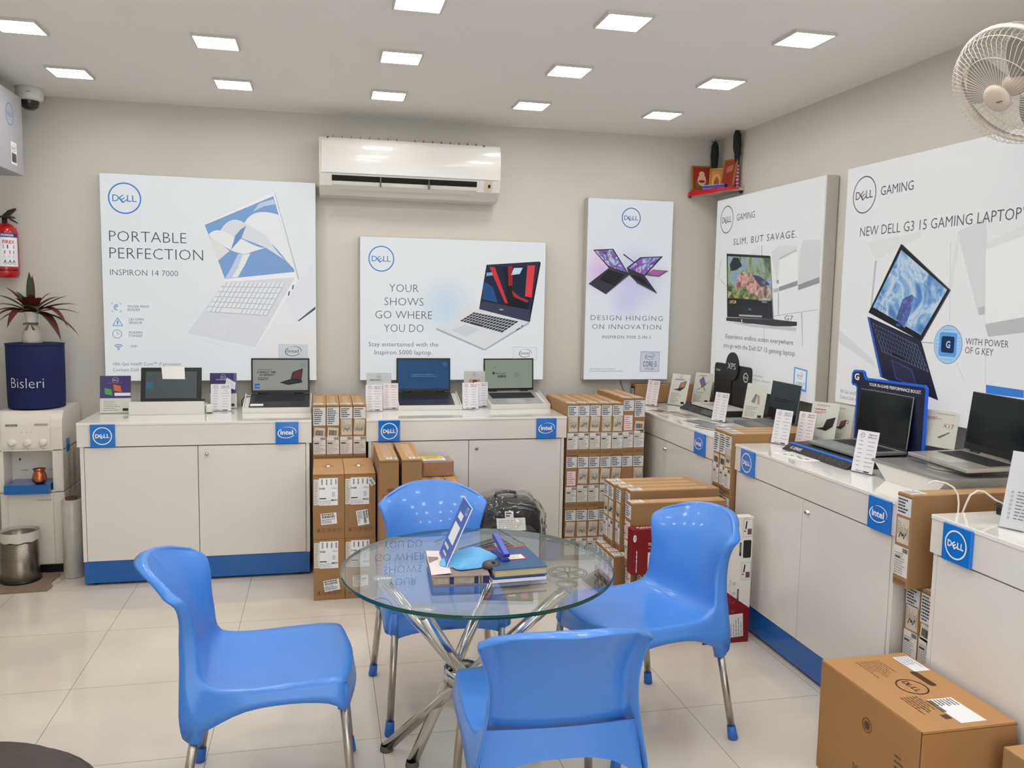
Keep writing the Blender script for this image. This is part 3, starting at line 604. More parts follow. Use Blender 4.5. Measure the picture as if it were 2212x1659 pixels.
# ------------------------------------------------------------------ cartons
M_LINK = mat('pale_grey_ink', '#96938f', .6)
M_SPEC = mat('spec_label_paper', '#d3d8da', .6); M_COUR = mat('courier_label_paper', '#cfc4b4', .7); M_SHIP = mat('shipping_label_paper', '#dcd9d4', .6)
M_PINK = mat('red_bordered_label', '#d98a92', .6)
_proto = {}
def carton_body(w, d, h, tape=True, hole=False):
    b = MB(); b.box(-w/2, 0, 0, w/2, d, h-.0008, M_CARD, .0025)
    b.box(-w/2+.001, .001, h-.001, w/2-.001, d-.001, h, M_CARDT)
    b.box(-w/2-.0004, -.0005, h-.010, w/2+.0004, .0002, h-.0085, M_CSEAM)
    if tape: b.box(-w*.22, .05, h-.0002, w*.22, d-.05, h+.0005, mat('packing_tape', '#c39b6c', .35))
    return b
def carton_parts(t, w, d, h, var):
    rn = random.Random(var*13+5)
    carton_body(w, d, h).build('body', t); fr = Fr((0, 0, 0), (1,0,0), (0,0,1)); q = w/2
    top = Fr((0, 0, h), (1,0,0), (0,1,0))
    b = MB(); rect(b, top, -q*.9, .006, q*.6, .07, M_SHIP, .0012); text_rows(b, top, -q*.8, .012, q*.5, .055, 3, M_GINK, .4, var, .0016); b.build('top_label', t)
    z1 = h-.012; z0 = z1-(.062 if var != 4 else .098)
    b = MB(); rect(b, fr, -q*.93, z0, q*.93, z1, M_SPEC, .0008); text_rows(b, fr, -q*.8, z0+.006, q*.55, z1-.004, 5 if var != 4 else 8, M_INK, .5, var, .0012); b.build('spec_label', t)
    if var == 3:
        c = (-q*.85, h*.42, q*.8, h*.70)
        b = MB(); rect(b, fr, *c, M_PINK, .0008); rect(b, fr, c[0]+.003, c[1]+.003, c[2]-.003, c[3]-.003, M_PINKP, .0011); text_rows(b, fr, c[0]+.006, c[1]+.01, c[2]-.006, c[3]-.008, 6, M_RED, .3, var, .0014); b.build('courier_label', t)
    elif var == 5: pass
    else:
        a = R(rn.uniform(-5, 5)); cx, cz = rn.uniform(-.002, .002), h*(.60 if var != 4 else .50)
        f2 = Fr((cx, 0, cz), (math.cos(a), 0, math.sin(a)), (-math.sin(a), 0, math.cos(a))); hh = .043 if var != 4 else .028
        b = MB(); rect(b, f2, -q*.80, -hh, q*.80, hh, M_COUR, .0008)
        if var != 4:
            for k in range(13):
                u = -q*.66+q*1.3*k/12
                barcode(b, Fr(f2(u, rn.uniform(-.6, -.2)*hh, .0011), f2.y, f2.x*-1), 0, -.0011, hh*rn.uniform(.5, 1.1), .0011, M_GINK if k % 3 else M_INK, k+var, 7, 0)
            pts = [f2(-q*.5+q*.95*k/7, -hh*.55+hh*.45*((k*37+var*11) % 5)/4+hh*.5*k/7*(var % 2), .0016) for k in range(8)]
            b.tube(pts, .0011, M_INK, 4)
        else: barcode(b, f2, -q*.6, -hh*.5, q*.6, hh*.5, M_INK, var, 14)
        b.build('courier_label', t)
    z0, z1 = h*.115, h*.43 if var not in (3,) else h*.40
    b = MB(); rect(b, fr, -q*.94, z0, q*.93, z1, M_SHIP, .0008); barcode(b, fr, q*.15, z1-.018, q*.85, z1-.003, M_INK, var+3, 10)
    text_rows(b, fr, -q*.85, z0+.004, q*.85, z1-.020, 9, M_LINK, .42, var+7); rect(b, fr, -q*.8, (z0+z1)/2+.008, -q*.1, (z0+z1)/2+.014, M_INK, .0012); b.build('shipping_label', t)
    b = MB()
    for k in range(4):
        u = -q*.8+q*.42*k
        for r_ in ((u, .008, u+.011, .0092), (u, .022, u+.011, .0232), (u, .008, u+.001, .0232), (u+.010, .008, u+.011, .0232)): rect(b, fr, *r_, M_CPRINT, .0006)
        b.poly([fr(u+.003, .019, .0007), fr(u+.008, .019, .0007), fr(u+.0055, .011, .0007)], M_CPRINT)
    b.build('care_icons', t)
def carton(label, loc, rz, w, d, h, var, group):
    k = (round(w, 4), round(d, 3), round(h, 3), var)
    if k not in _proto:
        t = thing('laptop_carton', label, 'carton', loc, rz, group); carton_parts(t, w, d, h, var); _proto[k] = t
    else:
        t = copy_tree(_proto[k]); t.location = loc; t.rotation_euler = (0, 0, rz); tag(t, label, 'carton', group)
    return t
O7 = ('leftmost', 'second from left', 'third from left', 'middle', 'third from right', 'second from right', 'rightmost')
vr = ((0, 1, 2, 0, 1, 3, 4), (3, 1, 0, 2, 1, 5, 0), (2, 0, 1, 0, 2, 1, 0))
for tier in range(3):                       # top tier first in vr
    for i in range(7):
        z = .62-.31*tier; h = .31 if tier else (.297 if i < 5 else .325)
        nm = ('top', 'middle', 'bottom')[tier]
        carton('%s laptop carton in the %s tier of the seven-wide stack by the corner' % (O7[i], nm), (1.3545+.0672*i+.034, 4.5+((i*7+tier*3) % 4)*.002, z), 0, .067, .47, h, vr[tier][i], 'cartons in the seven-wide stack')
O4 = ('leftmost', 'second from left', 'third from left', 'rightmost')
for i, v in enumerate((4, 4, 0, 2)):
    carton('%s laptop carton in the row of four between the two back counters' % O4[i], (-.0525+.0705*i+.035, 4.525, .62), 0, .069, .47, .30, v, 'cartons between the back counters')
for tier in (0, 1):
    for i in range(4): carton('laptop carton in the column below the upper row, hidden behind the projector cartons', (-.0525+.0705*i+.035, 4.525, .31*tier), 0, .069, .47, .31, (i+tier) % 3, 'hidden cartons behind the projector boxes')
MH = -math.pi/2
for i, v in enumerate((1, 2, 0)):           # between corner counter and right counter; i=0 farthest
    for tier in range(3):
        nm = ('top', 'middle', 'bottom')[tier]; wh = ('far side', 'middle', 'near side')[i]
        carton('%s laptop carton, %s, in the first gap between right wall counters' % (nm, wh), (1.880-.008*(i == 2), 3.703-.067*i, .592-.296*tier), MH, .065, .47, .296, (v+tier) % 3 if not (i < 2 and tier == 0) else 4, 'cartons in the first gap between right wall counters')
for i in range(4):
    carton('laptop carton in the upper tier of the floor stack, %s' % ('farthest from the viewer', 'second from the back', 'third from the back', 'front of the four')[i], (1.365+.012*(i > 1)+.02*(i == 3), 3.835-.07*i, .31), MH, .068, .45, .31, (0, 1, 2, 1)[i], 'cartons in the floor stack by the right counters')
for i in range(4):
    carton('laptop carton in the bottom tier of the floor stack, %s' % ('farthest back', 'second from the back', 'third from the back', 'front of the four')[i], (1.325, 3.835-.07*i, 0), MH, .068, .435, .31, (1, 4, 4, 0)[i], 'cartons in the floor stack by the right counters')
carton('laptop carton alone in front of the floor stack, with a red-edged label', (1.345, 3.475, .30), MH, .07, .46, .30, 3, 'cartons in the floor stack by the right counters')
carton('laptop carton at the bottom under the one with a red-edged label', (1.352, 3.475, 0), MH, .07, .46, .30, 0, 'cartons in the floor stack by the right counters')
carton('laptop carton on the floor underneath the dark red keyboard box', (1.375, 3.385, 0), MH, .068, .46, .30, 3, 'cartons in the floor stack by the right counters')
carton('laptop carton wedged high between the right wall counter and the nearest counter', (1.875, 2.345, .57), MH, .072, .47, .315, 0, 'cartons in the second gap between right wall counters')
for tier in (0, 1):
    for i in range(2): carton('laptop carton in the %s row under the wedged carton, %s' % (('lower', 'upper')[tier], ('far side', 'near side')[i]), (1.935, 2.349-.073*i, .285*tier), MH, .07, .47, .285, (0, 4)[i] if tier else (1, 2)[i], 'cartons in the second gap between right wall counters')

# projector cartons
def projector_carton(label, x, z, top, var):
    w_, d, h = .151, .40, .317; t = thing('projector_carton', label, 'carton', (x, 4.10, z), 0, 'projector cartons stacked two by two')
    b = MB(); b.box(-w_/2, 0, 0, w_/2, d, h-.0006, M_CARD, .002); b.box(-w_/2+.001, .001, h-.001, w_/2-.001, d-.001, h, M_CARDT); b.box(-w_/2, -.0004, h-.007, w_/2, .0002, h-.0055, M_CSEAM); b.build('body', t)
    fr = Fr((0, 0, 0), (1,0,0), (0,0,1)); tp = Fr((0, 0, h), (1,0,0), (0,1,0))
    if top:
        b = MB(); b.poly([tp(u, v, .0012) for u, v in rrect(-.012, .16, .012, .23, .006)], M_CSEAM); b.poly([tp(u-.0, v, .0016) for u, v in rrect(-.009, .165, .009, .215, .004)], M_PAPER); rect(b, tp, -.03, .195, .03, .202, M_CSEAM, .001); b.build('handle_slot', t)
    b = MB(); rect(b, fr, -.072, .165, -.045, .292, M_SHIP, .0006); rect(b, fr, -.046, .162, .044, .298, M_WHITE, .0009)
    for k in range(4): barcode(b, Fr(fr(-.034+.022*k, .265, .0013), (0,0,1), (-1,0,0)), 0, -.006, .027, .001, M_INK, k+var, 12, 0)
    text(b, fr, 'BENQ', -.019, .250, .008, M_INK, width=.027, thin=-.02, n=.0014, rot=math.pi); text(b, fr, 'MX560', .040, .250, .006, M_GINK, width=.024, n=.0014, rot=math.pi)
    text(b, fr, 'HDMI', .042, .192, .008, M_INK, width=.03, thin=-.02, n=.0014, rot=math.pi); rect(b, fr, -.045, .194, -.012, .199, M_INK, .0013); text_rows(b, fr, -.045, .166, .035, .188, 3, M_GINK, .25, var); rect(b, fr, .018, .206, .028, .226, M_GINK, .0013); rect(b, fr, .02, .208, .026, .224, M_WHITE, .0015)
    text_rows(b, fr, -.069, .17, -.05, .288, 14, M_GINK, .3, var+4); b.build('product_label', t)
    a = R((4, -82, 8, 3)[var]); f2 = Fr(fr((0.0, .012, .012, 0)[var], (.095, .095, .075, .09)[var], 0), (math.cos(a), 0, math.sin(a)), (-math.sin(a), 0, math.cos(a)))
    b = MB(); rect(b, f2, -.038, -.028, .038, .028, M_WHITE, .0008); barcode(b, f2, -.032, .004, .03, .016, M_INK, var, 26); text_rows(b, f2, -.034, .018, .03, .026, 1, M_INK, .6, var); text_rows(b, f2, -.034, -.024, .03, .0, 4, M_INK, .4, var+2); b.build('courier_label', t)
    if var == 1:
        f3 = Fr(fr(.055, .275), (.85, 0, .5), (-.5, 0, .85)); b = MB(); rect(b, f3, -.012, -.02, .012, .02, M_WHITE, .0012); barcode(b, Fr(f3(0, -.016, .0015), f3.y, -f3.x), 0, -.006, .03, .006, M_INK, 5, 12, 0); b.build('loose_sticker', t)
    b = MB()
    for k in range(5):
        u = -.058+.025*k
        for r_ in ((u, .028, u+.018, .0292), (u, .046, u+.018, .0472), (u, .028, u+.0012, .0472), (u+.0168, .028, u+.018, .0472)): rect(b, fr, *r_, M_CPRINT, .0006)
        if k in (1, 4): b.poly([fr(u+.004, .040, .0007), fr(u+.014, .040, .0007), fr(u+.009, .043, .0007)], M_CPRINT); rect(b, fr, u+.0083, .031, u+.0097, .040, M_CPRINT, .0007)
        elif k: ring(b, fr, u+.009, .0376, .0055, .002, M_CPRINT, .0007, 12)
        else: rect(b, fr, u+.006, .031, u+.012, .043, M_CPRINT, .0007)
    b.build('care_icons', t)
projector_carton('projector carton on top at the left, beside the left counter', .0265, .317, True, 0)
projector_carton('projector carton on top at the right, with a loose barcode sticker', .1785, .317, True, 1)
projector_carton('projector carton on the floor at the left of the two by two stack', .0275, 0, False, 2)
projector_carton('projector carton on the floor at the right, partly behind the glass table', .1800, 0, False, 3)

def plain_carton(name, label, loc, rz, w_, d, h, group=None, print_=True, sticker=True):
    t = thing(name, label, 'carton', loc, rz, group); b = carton_body(w_, d, h); b.build('body', t)
    fr = Fr((0, 0, 0), (1,0,0), (0,0,1)); tp = Fr((0, 0, h), (1,0,0), (0,1,0))
    if sticker: b = MB(); rect(b, tp, -w_*.1, .015, w_*.40, .06, M_WHITE, .0012); barcode(b, tp, -w_*.05, .02, w_*.1, .055, M_GINK, 3, 6, .0015); barcode(b, tp, w_*.18, .02, w_*.35, .055, M_INK, 4, 8, .0015); b.build('sticker', t)
    if print_: b = MB(); barcode(b, fr, -w_*.1, h-.155, w_*.38, h-.14, M_CPRINT, 3, 18); text_rows(b, fr, -w_*.35, h-.20, w_*.4, h-.165, 4, M_CPRINT, .2, 5); rect(b, fr, -w_*.3, h-.23, -w_*.12, h-.212, M_CPRINT); rect(b, fr, 0, h-.23, w_*.3, h-.218, M_CPRINT); text_rows(b, fr, -w_*.3, h-.26, w_*.4, h-.24, 2, M_CPRINT, .2, 8); b.build('printing', t)
    return t
plain_carton('monitor_carton', 'tall brown carton next to the projector cartons, behind the far chair', (.3105, 3.98, 0), 0, .094, .48, .72, 'tall cartons behind the far chair')
plain_carton('monitor_carton', 'tall brown carton beside the plastic-wrapped parcel, behind the far chair', (.4205, 3.98, 0), 0, .097, .48, .72, 'tall cartons behind the far chair')
for i in range(3):
    plain_carton('slim_carton', 'slim brown carton under the wrapped parcel, %s' % ('nearest the tall cartons', 'middle of three', 'right of three')[i], (.514+.071*i, 4.0, 0), 0, .069, .47, .56, 'slim cartons under the parcel', False, False)
t = thing('wrapped_parcel', 'small parcel in clear plastic wrap with yellow and white slips on top', 'parcel', (.592, 4.30, .5605), R(3))
b = MB(); b.box(-.085, 0, 0, .085, .15, .085, mat('parcel_brown', '#9a7355', .35, noise=(30, .25, 5), bump=(45, .9), coat=.8), .008); b.build('box', t)
tp = Fr((0, 0, .0855), (1,0,0), (0,1,0)); b = MB(); rect(b, tp, -.075, .012, .045, .12, M_WHITE, .001); text_rows(b, tp, -.06, .02, .04, .07, 4, M_GINK, .2, 4, .0014); b.build('address_slip', t)
b = MB(); rect(b, tp, -.078, .07, .04, .14, mat('yellow_slip', '#e3c93a', .6), .0018); text_rows(b, tp, -.05, .08, .03, .13, 3, M_GINK, .25, 6, .0022); b.build('yellow_slip', t)

# long carton lying on the corner counter
t = thing('long_carton', 'long brown carton lying on the corner counter behind the leaflets', 'carton', (2.235, 5.055, .8455), 0)
b = MB(); b.box(-.26, 0, 0, .26, .08, .12, M_CARD, .002); b.box(-.26, .001, .1195, .26, .079, .1205, M_CARDT); b.build('body', t)
b = MB(); fr = Fr((-.26, 0, 0), (0,-1,0), (0,0,1)); rect(b, fr, -.072, .01, -.01, .105, M_INK, .0006); rect(b, fr, -.068, .014, -.02, .09, M_SPEC, .001); text_rows(b, fr, -.064, .02, -.025, .085, 7, M_INK, .45, 2, .0013); b.build('end_label', t)

# dark red keyboard box and the tall white and red one
M_DRED = mat('dark_red_card', '#7c121b', .35)
t = thing('keyboard_box', 'dark red keyboard box lying on edge against the cartons behind the right chair', 'box', (1.47, 3.355, .3005))
b = MB(); b.box(-.15, 0, 0, .15, .058, .205, M_DRED, .002); b.build('body', t); fr = Fr((-.15, 0, 0), (1,0,0), (0,0,1)); tp = Fr((-.15, 0, .205), (1,0,0), (0,1,0))
b = MB(); disc(b, fr, .012, .165, .011, M_WHITE, .0006, sx=.7, sy=1.5); text(b, fr, 'TVS', .016, .155, .006, mat('navy_ink', '#1f3f7c', .5), width=.018, n=.001, rot=R(90), thin=-.02); b.build('maker_badge', t)
b = MB(); text(b, tp, 'PLATINA', .03, .022, .016, M_WHITE, width=.075, n=.0006, thin=-.02); text_rows(b, tp, .034, .008, .10, .014, 1, M_WHITE, .5, 1); text_rows(b, fr, .075, .13, .14, .145, 2, M_WHITE, .4, 3); rect(b, fr, .075, .118, .2, .1195, M_WHITE); text_rows(b, Fr(fr(.022, .012), fr.y, -fr.x), 0, -.003, .10, .003, 1, M_WHITE, .6, 2); b.build('lettering', t)
b = MB(); rect(b, fr, .075, .02, .15, .10, M_PAPER, .0006); text_rows(b, fr, .08, .03, .145, .09, 5, M_GINK, .2, 3, .001); b.build('info_label', t)
t = thing('keyboard_combo_box', 'tall white and dark red keyboard box standing against the right counter', 'box', (1.735, 3.257, 0))
b = MB(); b.box(-.11, 0, 0, .11, .046, .57, mat('white_card', '#d9d5cd', .4), .0015); b.build('body', t); fr = Fr((-.11, 0, 0), (1,0,0), (0,0,1))
b = MB(); b.poly([fr(0, 0, .0005), fr(.22, 0, .0005), fr(.22, .155, .0005), fr(.06, .265, .0005), fr(0, .30, .0005)], M_DRED); b.build('red_panel', t)
b = MB(); b.poly([fr(x, z, .0006) for x, z in rrect(.176, .385, .214, .465, .006)], M_BLK)
for r0 in (.480, .285):
    for e in ((.172, r0, .216, r0+.001), (.172, r0+.078, .216, r0+.079), (.172, r0, .173, r0+.079), (.215, r0, .216, r0+.079)): rect(b, fr, *e, M_GINK, .0005)
    b.poly([fr(.180, r0+.035, .0008), fr(.187, r0+.036, .0008), fr(.191, r0+.070, .0008), fr(.185, r0+.070, .0008)], M_BLK); rect(b, fr, .193, r0+.010, .212, r0+.036, mat('picture_purple', '#6a3d52', .5), .0008); disc(b, fr, .180, r0+.026, .0035, M_BLK, .0008)
rect(b, fr, .158, .395, .167, .455, M_INK, .0006); rect(b, fr, .1595, .41, .1655, .45, M_GINK, .0008); rect(b, fr, .156, .195, .164, .245, M_INK, .0006); rect(b, fr, .158, .205, .162, .24, M_GINK, .0008)
for v in (.27, .225, .185, .145): ring(b, fr, .140, v, .007, .002, M_GINK, .0006, 14)
for v in (.26, .215, .175, .135): text_rows(b, fr, .118, v, .128, v+.03, 4, M_GINK, .3, int(v*99), .0006)
text(b, fr, 'TVS', .175, .562, .005, M_GINK, width=.02); b.build('pictograms', t)
b = MB(); disc(b, fr, .062, .19, .012, M_WHITE, .0008, sx=.7, sy=1.5); text(b, fr, 'TVS', .066, .178, .007, mat('navy_ink', '#1f3f7c', .5), width=.022, n=.001, rot=R(90), thin=-.02); rect(b, fr, .056, .25, .066, .29, M_WHITE, .0008); text_rows(b, Fr(fr(.066, .06), fr.y, -fr.x), 0, -.003, .09, .003, 1, M_WHITE, .6, 2); text_rows(b, Fr(fr(.078, .06), fr.y, -fr.x), 0, -.003, .08, .003, 1, M_WHITE, .6, 3); b.build('lettering', t)
f2 = Fr(fr(.140, .075), (1, 0, .06), (-.06, 0, 1)); b = MB(); rect(b, f2, -.052, -.05, .052, .055, M_SHIP, .0008)
for k in range(8): text_rows(b, Fr(f2(-.042+.012*k, -.045, .001), f2.y, -f2.x), 0, -.004, .092, .004, 1, M_GINK, .35, k, .0003)
b.build('info_label', t)

# ------------------------------------------------------------------ things on the counters
CT = .8455
def RX(a): return Matrix.Rotation(a, 4, 'X')
def laptop(label, loc, rz, w, d, L, tilt, lean, body, keym, draw=None, scr=None, group=None, bez=.010, chin=.02, kc=15, touch=True, th=.014, dark=M_BLK):
    t = thing('laptop', label, 'laptop', loc, rz, group); T = RX(tilt); h = w/2
    b = MB(); b.T = T; b.box(-h, 0, 0, h, d, th, body, .003); b.build('base', t)
    b = MB(); b.T = T; fr = Fr((0, 0, th), (1,0,0), (0,1,0)); kw, k0, k1 = w*.84, d*.44, d*.86
    rect(b, fr, -kw/2, k0, kw/2, k1, keym if keym is not body else dark, .0003)
    for r in range(6):
        for c in range(kc):
            if r == 0 and 4 <= c <= 8 and c != 4: continue
            c2 = c+1 if not (r == 0 and c == 4) else 9
            u0, u1 = -kw/2+kw*(c+.09)/kc, -kw/2+kw*(c2-.09)/kc; v0, v1 = k0+(k1-k0)*(r+.09)/6, k0+(k1-k0)*(r+.91)/6
            b.box(u0, v0, th+.0002, u1, v1, th+.0014, mat('keycap_dark', '#2a2a2d', .5) if keym is not body else mat('keycap_grey', '#77767a', .5))
    b.build('keyboard', t)
    if touch: b = MB(); b.T = T; rect(b, fr, -w*.17, d*.05, w*.17, d*.38, mat('touchpad_'+body.name, tuple(x*.9 for x in body.node_tree.nodes['Principled BSDF'].inputs['Base Color'].default_value[:3]), .3), .0006); b.build('touchpad', t)
    H = T @ Vector((0, d-.006, th)); up = Vector((0, math.sin(lean), math.cos(lean))); f = Fr(H, (1,0,0), up)
    b = MB(); b.T = Matrix.Translation(H) @ RX(-lean); b.box(-h, 0, .004, h, .006, L, body, .002); rect(b, Fr((0,0,0),(1,0,0),(0,0,1)), -h+.002, .006, h-.002, L-.002, dark, .0004); b.build('lid', t)
    b = MB(); b.T = T
    for x in (-h*.62, h*.62): b.cyl((x-.025, d-.004, th+.002), (x+.025, d-.004, th+.002), .0045, M_BLK if dark is M_BLK else body, 10)
    b.build('hinge', t)
    f.o = f.o+f.n*.0008
    b = MB(); rect(b, f, -h+bez, chin, h-bez, L-bez, scr, .0004)
    if draw: draw(b, f, -h+bez, chin, h-bez, L-bez)
    b.build('screen', t)
    return t
def tray(label, loc, rz, w, d, h1, group=None):
    t = thing('display_tray', label, 'display tray', loc, rz, group); h = w/2
    b = MB(); b.box(-h, 0, 0, h, .008, .029, M_PLW, .001); b.build('front_lip', t)
    b = MB()
    for x in (-h, h-.006): b.prism([(x, .008, 0), (x, d, 0), (x, d, h1), (x, .008, .029)], (.006, 0, 0), M_PLW)
    b.build('side_panel', t)
    b = MB(); b.prism([(-h+.006, .008, 0), (-h+.006, d, 0), (-h+.006, d, h1-.012), (-h+.006, .008, .012)], (w-.012, 0, 0), M_PLW); b.build('ramp', t)
    return t
DARK = mat('dark_grey_aluminium', '#3a3b40', .35, .3); SILV = mat('silver_aluminium', '#b9babb', .3, .5); TEAL = mat('greenish_grey_aluminium', '#8d9793', .35, .4); GREY = mat('grey_aluminium', '#77767a', .4, .3)
def d_refresh(b, f, u0, v0, u1, v1):
    W, H = u1-u0, v1-v0; X = lambda a: u0+W*a; Y = lambda a: v0+H*a; k = screen('#17181a', .35)
    text(b, f, 'EXCLUSIVE DEALS', X(.22), Y(.66), H*.04, k, width=W*.24, align='C', n=.0007); text(b, f, 'A PERFECT TIME', X(.24), Y(.56), H*.065, k, width=W*.34, align='C', n=.0007, thin=-.02, shear=.2); text(b, f, 'TO REFRESH', X(.24), Y(.47), H*.065, k, width=W*.26, align='C', n=.0007, thin=-.02, shear=.2)
    text_rows(b, f, X(.09), Y(.32), X(.40), Y(.43), 2, k, .4, 3); rect(b, f, X(.03), Y(.06), X(.12), Y(.22), screen('#1f66c0', .7), .0007); text(b, f, 'CORE', X(.075), Y(.11), H*.05, screen('#dfe9f5', .7), width=W*.07, align='C', n=.001); dell(b, f, X(.92), Y(.84), H*.085, screen('#3f6f9c', .7), n=.0008)
    for q, m in (([(.68,.36),(.72,.60),(.91,.72),(.88,.32)], '#15151a'), ([(.70,.38),(.735,.58),(.895,.69),(.865,.36)], '#6b2430'), ([(.48,.25),(.66,.36),(.89,.33),(.90,.25),(.64,.17)], '#1c1d22'), ([(.53,.25),(.67,.33),(.84,.31),(.65,.22)], '#2b2d36')): b.poly([f(X(x), Y(y), .0007+.0001*('#15151a','#6b2430','#1c1d22','#2b2d36').index(m)) for x, y in q], screen(m, .6))
def d_url(b, f, u0, v0, u1, v1):
    W, H = u1-u0, v1-v0; k = screen('#8fb4d0', .6)
    text(b, f, 'https://www.dell.co', u0+W*.27, v0+H*.47, H*.05, k, width=W*.42, n=.0007); rect(b, f, u0+W*.26, v0+H*.42, u0+W*.76, v0+H*.43, k, .0007); dell(b, f, u0+W*.92, v0+H*.85, H*.065, k, n=.0008)
def d_pine(b, f, u0, v0, u1, v1):
    W, H = u1-u0, v1-v0; k = screen('#2f3b32', .5); g = screen('#14472e', .6)
    text(b, f, 'Pine Labs', u0+W*.22, v0+H*.49, H*.07, k, width=W*.22, n=.0007); rect(b, f, u0+W*.16, v0+H*.49, u0+W*.20, v0+H*.57, k, .0007); rect(b, f, u0+W*.27, v0+H*.38, u0+W*.44, v0+H*.45, g, .0007); text(b, f, 'PAY LATER', u0+W*.355, v0+H*.395, H*.04, screen('#b9d2bf', .6), width=W*.14, align='C', n=.001); dell(b, f, u0+W*.67, v0+H*.48, H*.085, screen('#3f4a43', .5), n=.0008); text(b, f, '*', u0+W*.20, v0+H*.68, H*.07, k, width=W*.05, n=.0007)
GL = 'laptops on the back counters'
for nm, cx, y0, rz, w_ in (('white display tray under the laptop that shows A PERFECT TIME TO REFRESH', -.2485, 4.79, 0, .372), ('white display tray under the laptop with the plain blue screen', .6155, 4.82, 0, .374), ('white display tray under the silver laptop with the pale green screen', 1.163, 4.83, R(4), .374)):
    tray(nm, (cx, y0, CT), rz, w_, .23, .085, 'white trays on the back counters')
laptop('dark laptop whose screen advertises A PERFECT TIME TO REFRESH', (-.238, 4.801, CT+.016), 0, .328, .212, .206, R(15.5), R(3), DARK, DARK and mat('key_well_dark', '#1d1d20', .5), d_refresh, screen('#a9a9a2', .62), GL)
laptop('black laptop with a plain blue screen on the middle counter', (.598, 4.831, CT+.016), 0, .328, .212, .206, R(15.5), R(3), DARK, mat('key_well_dark', '#1d1d20', .5), d_url, screen('#0c4a79', .75), GL)
laptop('silver laptop with a pale green screen on the middle counter', (1.147, 4.842, CT+.016), R(5), .328, .212, .206, R(15.5), R(3), SILV, mat('key_well_black', '#2a2b2d', .5), d_pine, screen('#9dab9b', .62), GL)
# privacy slips stuck on the palm rests
t = thing('price_slip', 'small white slip lying on the palm rest of the A PERFECT TIME laptop', 'paper slip', (-.36, 4.815, CT+.036), 0); t.rotation_euler = (R(15.5), 0, 0)
b = MB(); b.box(-.035, 0, 0, .035, .03, .001, M_PAPER); b.build('paper', t)
# tent-mode laptop and its riser
t = thing('laptop_riser', 'plain white riser box in front of the tablet-like laptop on the left counter', 'riser', (-.822, 4.765, CT), 0)
b = MB(); b.box(-.191, 0, 0, .191, .012, .071, M_PLW, .001); b.build('front_panel', t)
b = MB(); b.box(-.191, .012, 0, .191, .17, .045, M_PLW, .001); b.build('deck', t)
t = thing('convertible_laptop', 'black folded laptop standing like a tablet with a blank paper tag on top', 'laptop', (-.812, 4.84, CT+.0455), 0)
b = MB(); b.T = RX(R(-13)); b.box(-.157, 0, .004, .157, .010, .206, M_BLK, .003); b.build('lid', t)
b = MB(); b.box(-.157, .012, .0, .157, .16, .012, DARK, .003); b.build('base', t)
fr = Fr((0, 0, 0), (1,0,0), (0, math.sin(R(13)), math.cos(R(13)))); b = MB(); rect(b, fr, -.132, .035, .132, .184, screen('#6b777a', .42), .0008); rect(b, fr, -.128, .09, -.095, .125, screen('#3d7f9c', .6), .0012); text(b, fr, 'DELL', -.12, .165, .006, M_GINK, n=.0012); b.build('screen', t)
b = MB()
for x in (-.11, .11): b.T = RX(R(-13)); b.box(x-.016, -.002, 0, x+.016, .008, .008, SILV, .001)
b.build('hinge', t)
t = thing('paper_tag', 'blank white paper tag hanging over the top of the folded black laptop', 'paper tag', (-.805, 4.84, CT+.0455), 0)
b = MB(); b.prism([fr(-.06, .210, .0016), fr(.06, .210, .0016), fr(.064, .140, .0030), fr(-.052, .142, .0030)], fr.n*.0006, M_PAPER); b.build('sheet', t)
t = thing('cable_adapter', 'small white plug at the right end of the white riser box', 'adapter', (-.607, 4.80, CT), 0); b = MB(); b.box(-.02, 0, .004, .016, .045, .048, M_PLW, .006); b.box(-.014, .006, 0, .012, .04, .005, M_BLK); b.build('housing', t)
t = thing('power_cable', 'thin black cable looping behind the A PERFECT TIME laptop', 'cable', (-.43, 4.93, CT), 0)
b = MB(); b.tube([(.02,.10,.004), (-.005,.05,.004), (-.02,.02,.02), (-.022,.03,.05), (-.01,.05,.066), (.02,.07,.068), (.034,.075,.066)], .0028, M_BLK, 8); b.build('cord', t)

PURP = mat('purple_print', '#3c2a6b', .35); WARM = mat('cream_print', '#e0dcd2', .4)
def stand(label, loc, rz, w, h, art, lean=12, sheet=None, top=None, frac=.6, seed=1, group='leaflet stands on the counters'):
    t = thing('leaflet_stand', label, 'leaflet stand', loc, rz, group); a = R(lean); f = Fr((0, 0, .002), (1,0,0), (0, math.sin(a), math.cos(a))); q = w/2
    b = MB(); b.T = Matrix.Translation((0, 0, .002)) @ RX(-a); b.box(-q, 0, 0, q, .0015, h, M_ACR); b.T = Matrix(); b.box(-q, -.002, 0, q, .065, .002, M_ACR); b.build('acrylic_holder', t)
    f.o = f.o+Vector((0, .0030, 0)); b = MB(); b.T = Matrix.Translation((0, .0030, .002)) @ RX(-a); b.box(-q+.002, 0, .002, q-.002, .001, h-.002, sheet or WARM); b.T = Matrix()
    g = Fr(f.o+f.n*.0003, f.x, f.y)
    if top: rect(b, g, -q+.002, h*(1-frac), q-.002, h-.002, top, .0003)
    art(b, g, q, h); b.build('leaflet', t)
    return t
def art_common(b, f, q, h, v=.36, seed=1, qr=True, ink=None):
    text_rows(b, f, -q*.75, h*.06, q*.35, h*v, 6, ink or M_GINK, .22, seed, .0006)
    if qr: rect(b, f, q*.45, h*.06, q*.8, h*.13, M_INK, .0006)
